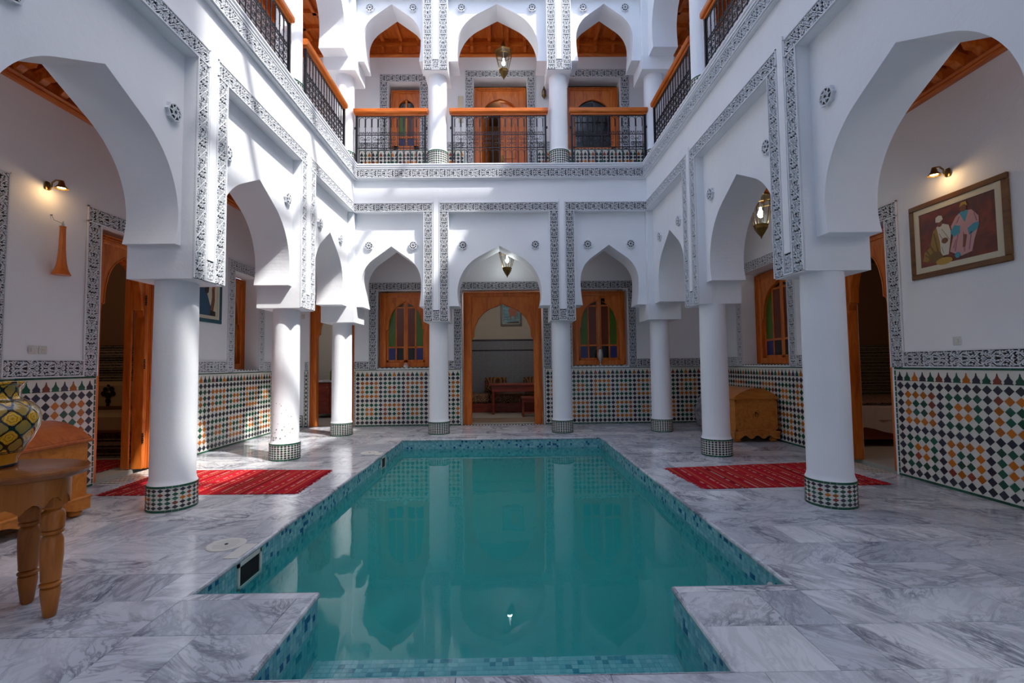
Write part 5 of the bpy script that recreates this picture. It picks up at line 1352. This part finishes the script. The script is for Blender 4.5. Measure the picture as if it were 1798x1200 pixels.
for s_ in (-1, 1):
    for q in ((-.2, .2, s_*.16-.012, s_*.16+.012, .34, .42), (-.2, .2, s_*.16-.01, s_*.16+.01, .08, .11), (s_*.19-.012, s_*.19+.012, -.16, .16, .34, .42)):
        b = MB(); b.bbox(*q, .004); b.build('rail', 'redwood', t)
for sx in (-1, 1):
    for sy_ in (-1, 1):
        b = MB(); b.lathe([(.02, 0), (.026, .05), (.018, .1), (.028, .2), (.02, .3), (.024, .36), (.024, .42)], (sx*.19, sy_*.16, 0), 12); b.build('leg', 'redwood', t, smooth=True)
b = MB(); b.box(-1.5, 1.5, 10.15, 10.95, .0, .006); k = NT('beige_rug'); f = k.noise(k.vmap(k.gen(), (1, 20, 1)), 2, 3); k.l(k.ramp(f, [(.35, srgb(96, 74, 56)), (.6, srgb(160, 138, 112))]), k.b.inputs['Base Color']); k.b.inputs['Roughness'].default_value = .95
tag(b.build('salon_rug', k.m), 'beige woven rug on the salon floor inside the central doorway', 'rug')
# left room
t = thing('corner_sofa', 'tan upholstered sofa with patterned base inside the left room', 'sofa', (-7.0, 7.0, 0))
b = MB(); b.bbox(-1.1, 2.0, -.35, .5, .0, .34, .01); b.build('base', 'darktile', t)
b = MB(); b.bbox(-1.1, 2.0, -.38, .5, .345, .62, .05); b.build('seat_cushion', 'tan', t)
b = MB(); b.bbox(-1.1, 2.0, .22, .5, .62, 1.05, .06); b.build('backrest', 'tan', t)
b = MB()
for px_, pz_, rr_ in ((.0, 0, .05), (-.07, .03, .04), (.07, .03, .04), (-.04, .09, .04), (.05, .1, .04), (0, -.08, .04), (0, -.14, .025), (0, .15, .02)):
    b.prism([(px_+rr_*math.cos(2*PI*k/8), pz_+rr_*math.sin(2*PI*k/8)) for k in range(8)], 0, .01, axis=1)
V = np.concatenate(b.V); b.V = [V+np.array([.92, .205, .84])]; b.build('leaf_motif', 'blackf', t)
rgk = rug('kilim_rug', [(-7.6, 4.9), (-4.95, 4.9), (-4.95, 6.5), (-7.6, 6.5)], 'kilimL', 'dark red rug on the floor of the left room inside the doorway', 4)
# right room
t = thing('bed', 'bed with rose linen and a brown quilt seen through the right doorway', 'bed', (5.9, 7.6, 0))
b = MB(); b.bbox(-1.0, .9, -.85, .85, .1, .34, .02); b.build('bed_frame', 'redwood', t)
b = MB(); n = 14; v = []; f = []
for j in range(2):
    for i in range(n+1): v.append((-1.03+.02*math.sin(i*1.7), -.9+1.8*i/n, .22+.05*math.sin(i*1.1) if j == 0 else .60))
f = [(i, i+1, n+2+i, n+1+i) for i in range(n)]; b.add(v, f)
v = []
for j in range(2):
    for i in range(n+1): v.append((-1.03+1.95*i/n, -.9+.02*math.sin(i*1.9), .24+.05*math.sin(i*.9) if j == 0 else .60))
b.add(v, f); b.bbox(-1.03, .92, -.9, .9, .34, .62, .05); b.build('bedspread', 'linen', t, recalc=False)
b = MB(); b.bbox(-1.04, .93, -.91, .4, .615, .655, .015); b.build('quilt', 'quilt', t)
for x in (-.9, .8):
    for y in (-.75, .75): b = MB(); b.lathe([(.03, 0), (.035, .1)], (x, y, 0), 10); b.build('leg', 'redwood', t)
# kitchen
t = thing('kitchen_cabinet', 'dark red kitchen cabinet with a stone top seen through the far left doorway', 'cabinet', (-3.85, 11.7, 0))
b = MB(); b.bbox(-.9, .9, -.3, .4, .1, .86, .006); b.build('body', 'redwood', t)
b = MB(); b.bbox(-.93, .93, -.33, .42, .86, .90, .006); b.build('worktop', 'marble', t)
for k in range(4):
    b = MB(); x = -.88+k*.445; b.bbox(x, x+.43, -.318, -.30, .14, .83, .006); d = b.build('door', 'redwood', t)
    b = MB(); b.bbox(x+.06, x+.37, -.323, -.318, .22, .75, .004); b.build('door_panel', 'redwood', d)
    b = MB(); b.lathe([(.01, 0), (.014, .012), (.001, .02)], (0, 0, 0), 8); V = b.V[0]; b.V[0] = np.stack([V[:, 0]+x+(.38 if k % 2 == 0 else .04), -.318-V[:, 2], V[:, 1]+.74], 1); b.build('knob', 'chrome', d)
t = thing('glass_bottle', 'green glass bottle standing on the kitchen worktop', 'bottle', (-4.30, 11.6, .90))
b = MB(); b.lathe([(.06, 0), (.065, .02), (.065, .2), (.03, .28), (.022, .36)], n=14); b.build('body', 'bottle', t, smooth=True)
b = MB(); b.lathe([(.025, .36), (.025, .39)], n=10); b.build('cap', 'iron', t)
# lattice bars over the courtyard, high above the picture
rb = structure('ceiling_skylight_frame'); 
for y in (1.3, 3.0, 4.7, 6.4): b = MB(); b.box(AL, AR, y-.05, y+.05, 8.85, 8.95); b.build('roof_bar', 'iron', rb)
for x in (-1.0, .7): b = MB(); b.box(x-.04, x+.04, -.35, YB, 8.86, 8.95); b.build('roof_bar', 'iron', rb)
for o in list(bpy.data.objects):
    if '_w' in o: del o['_w']
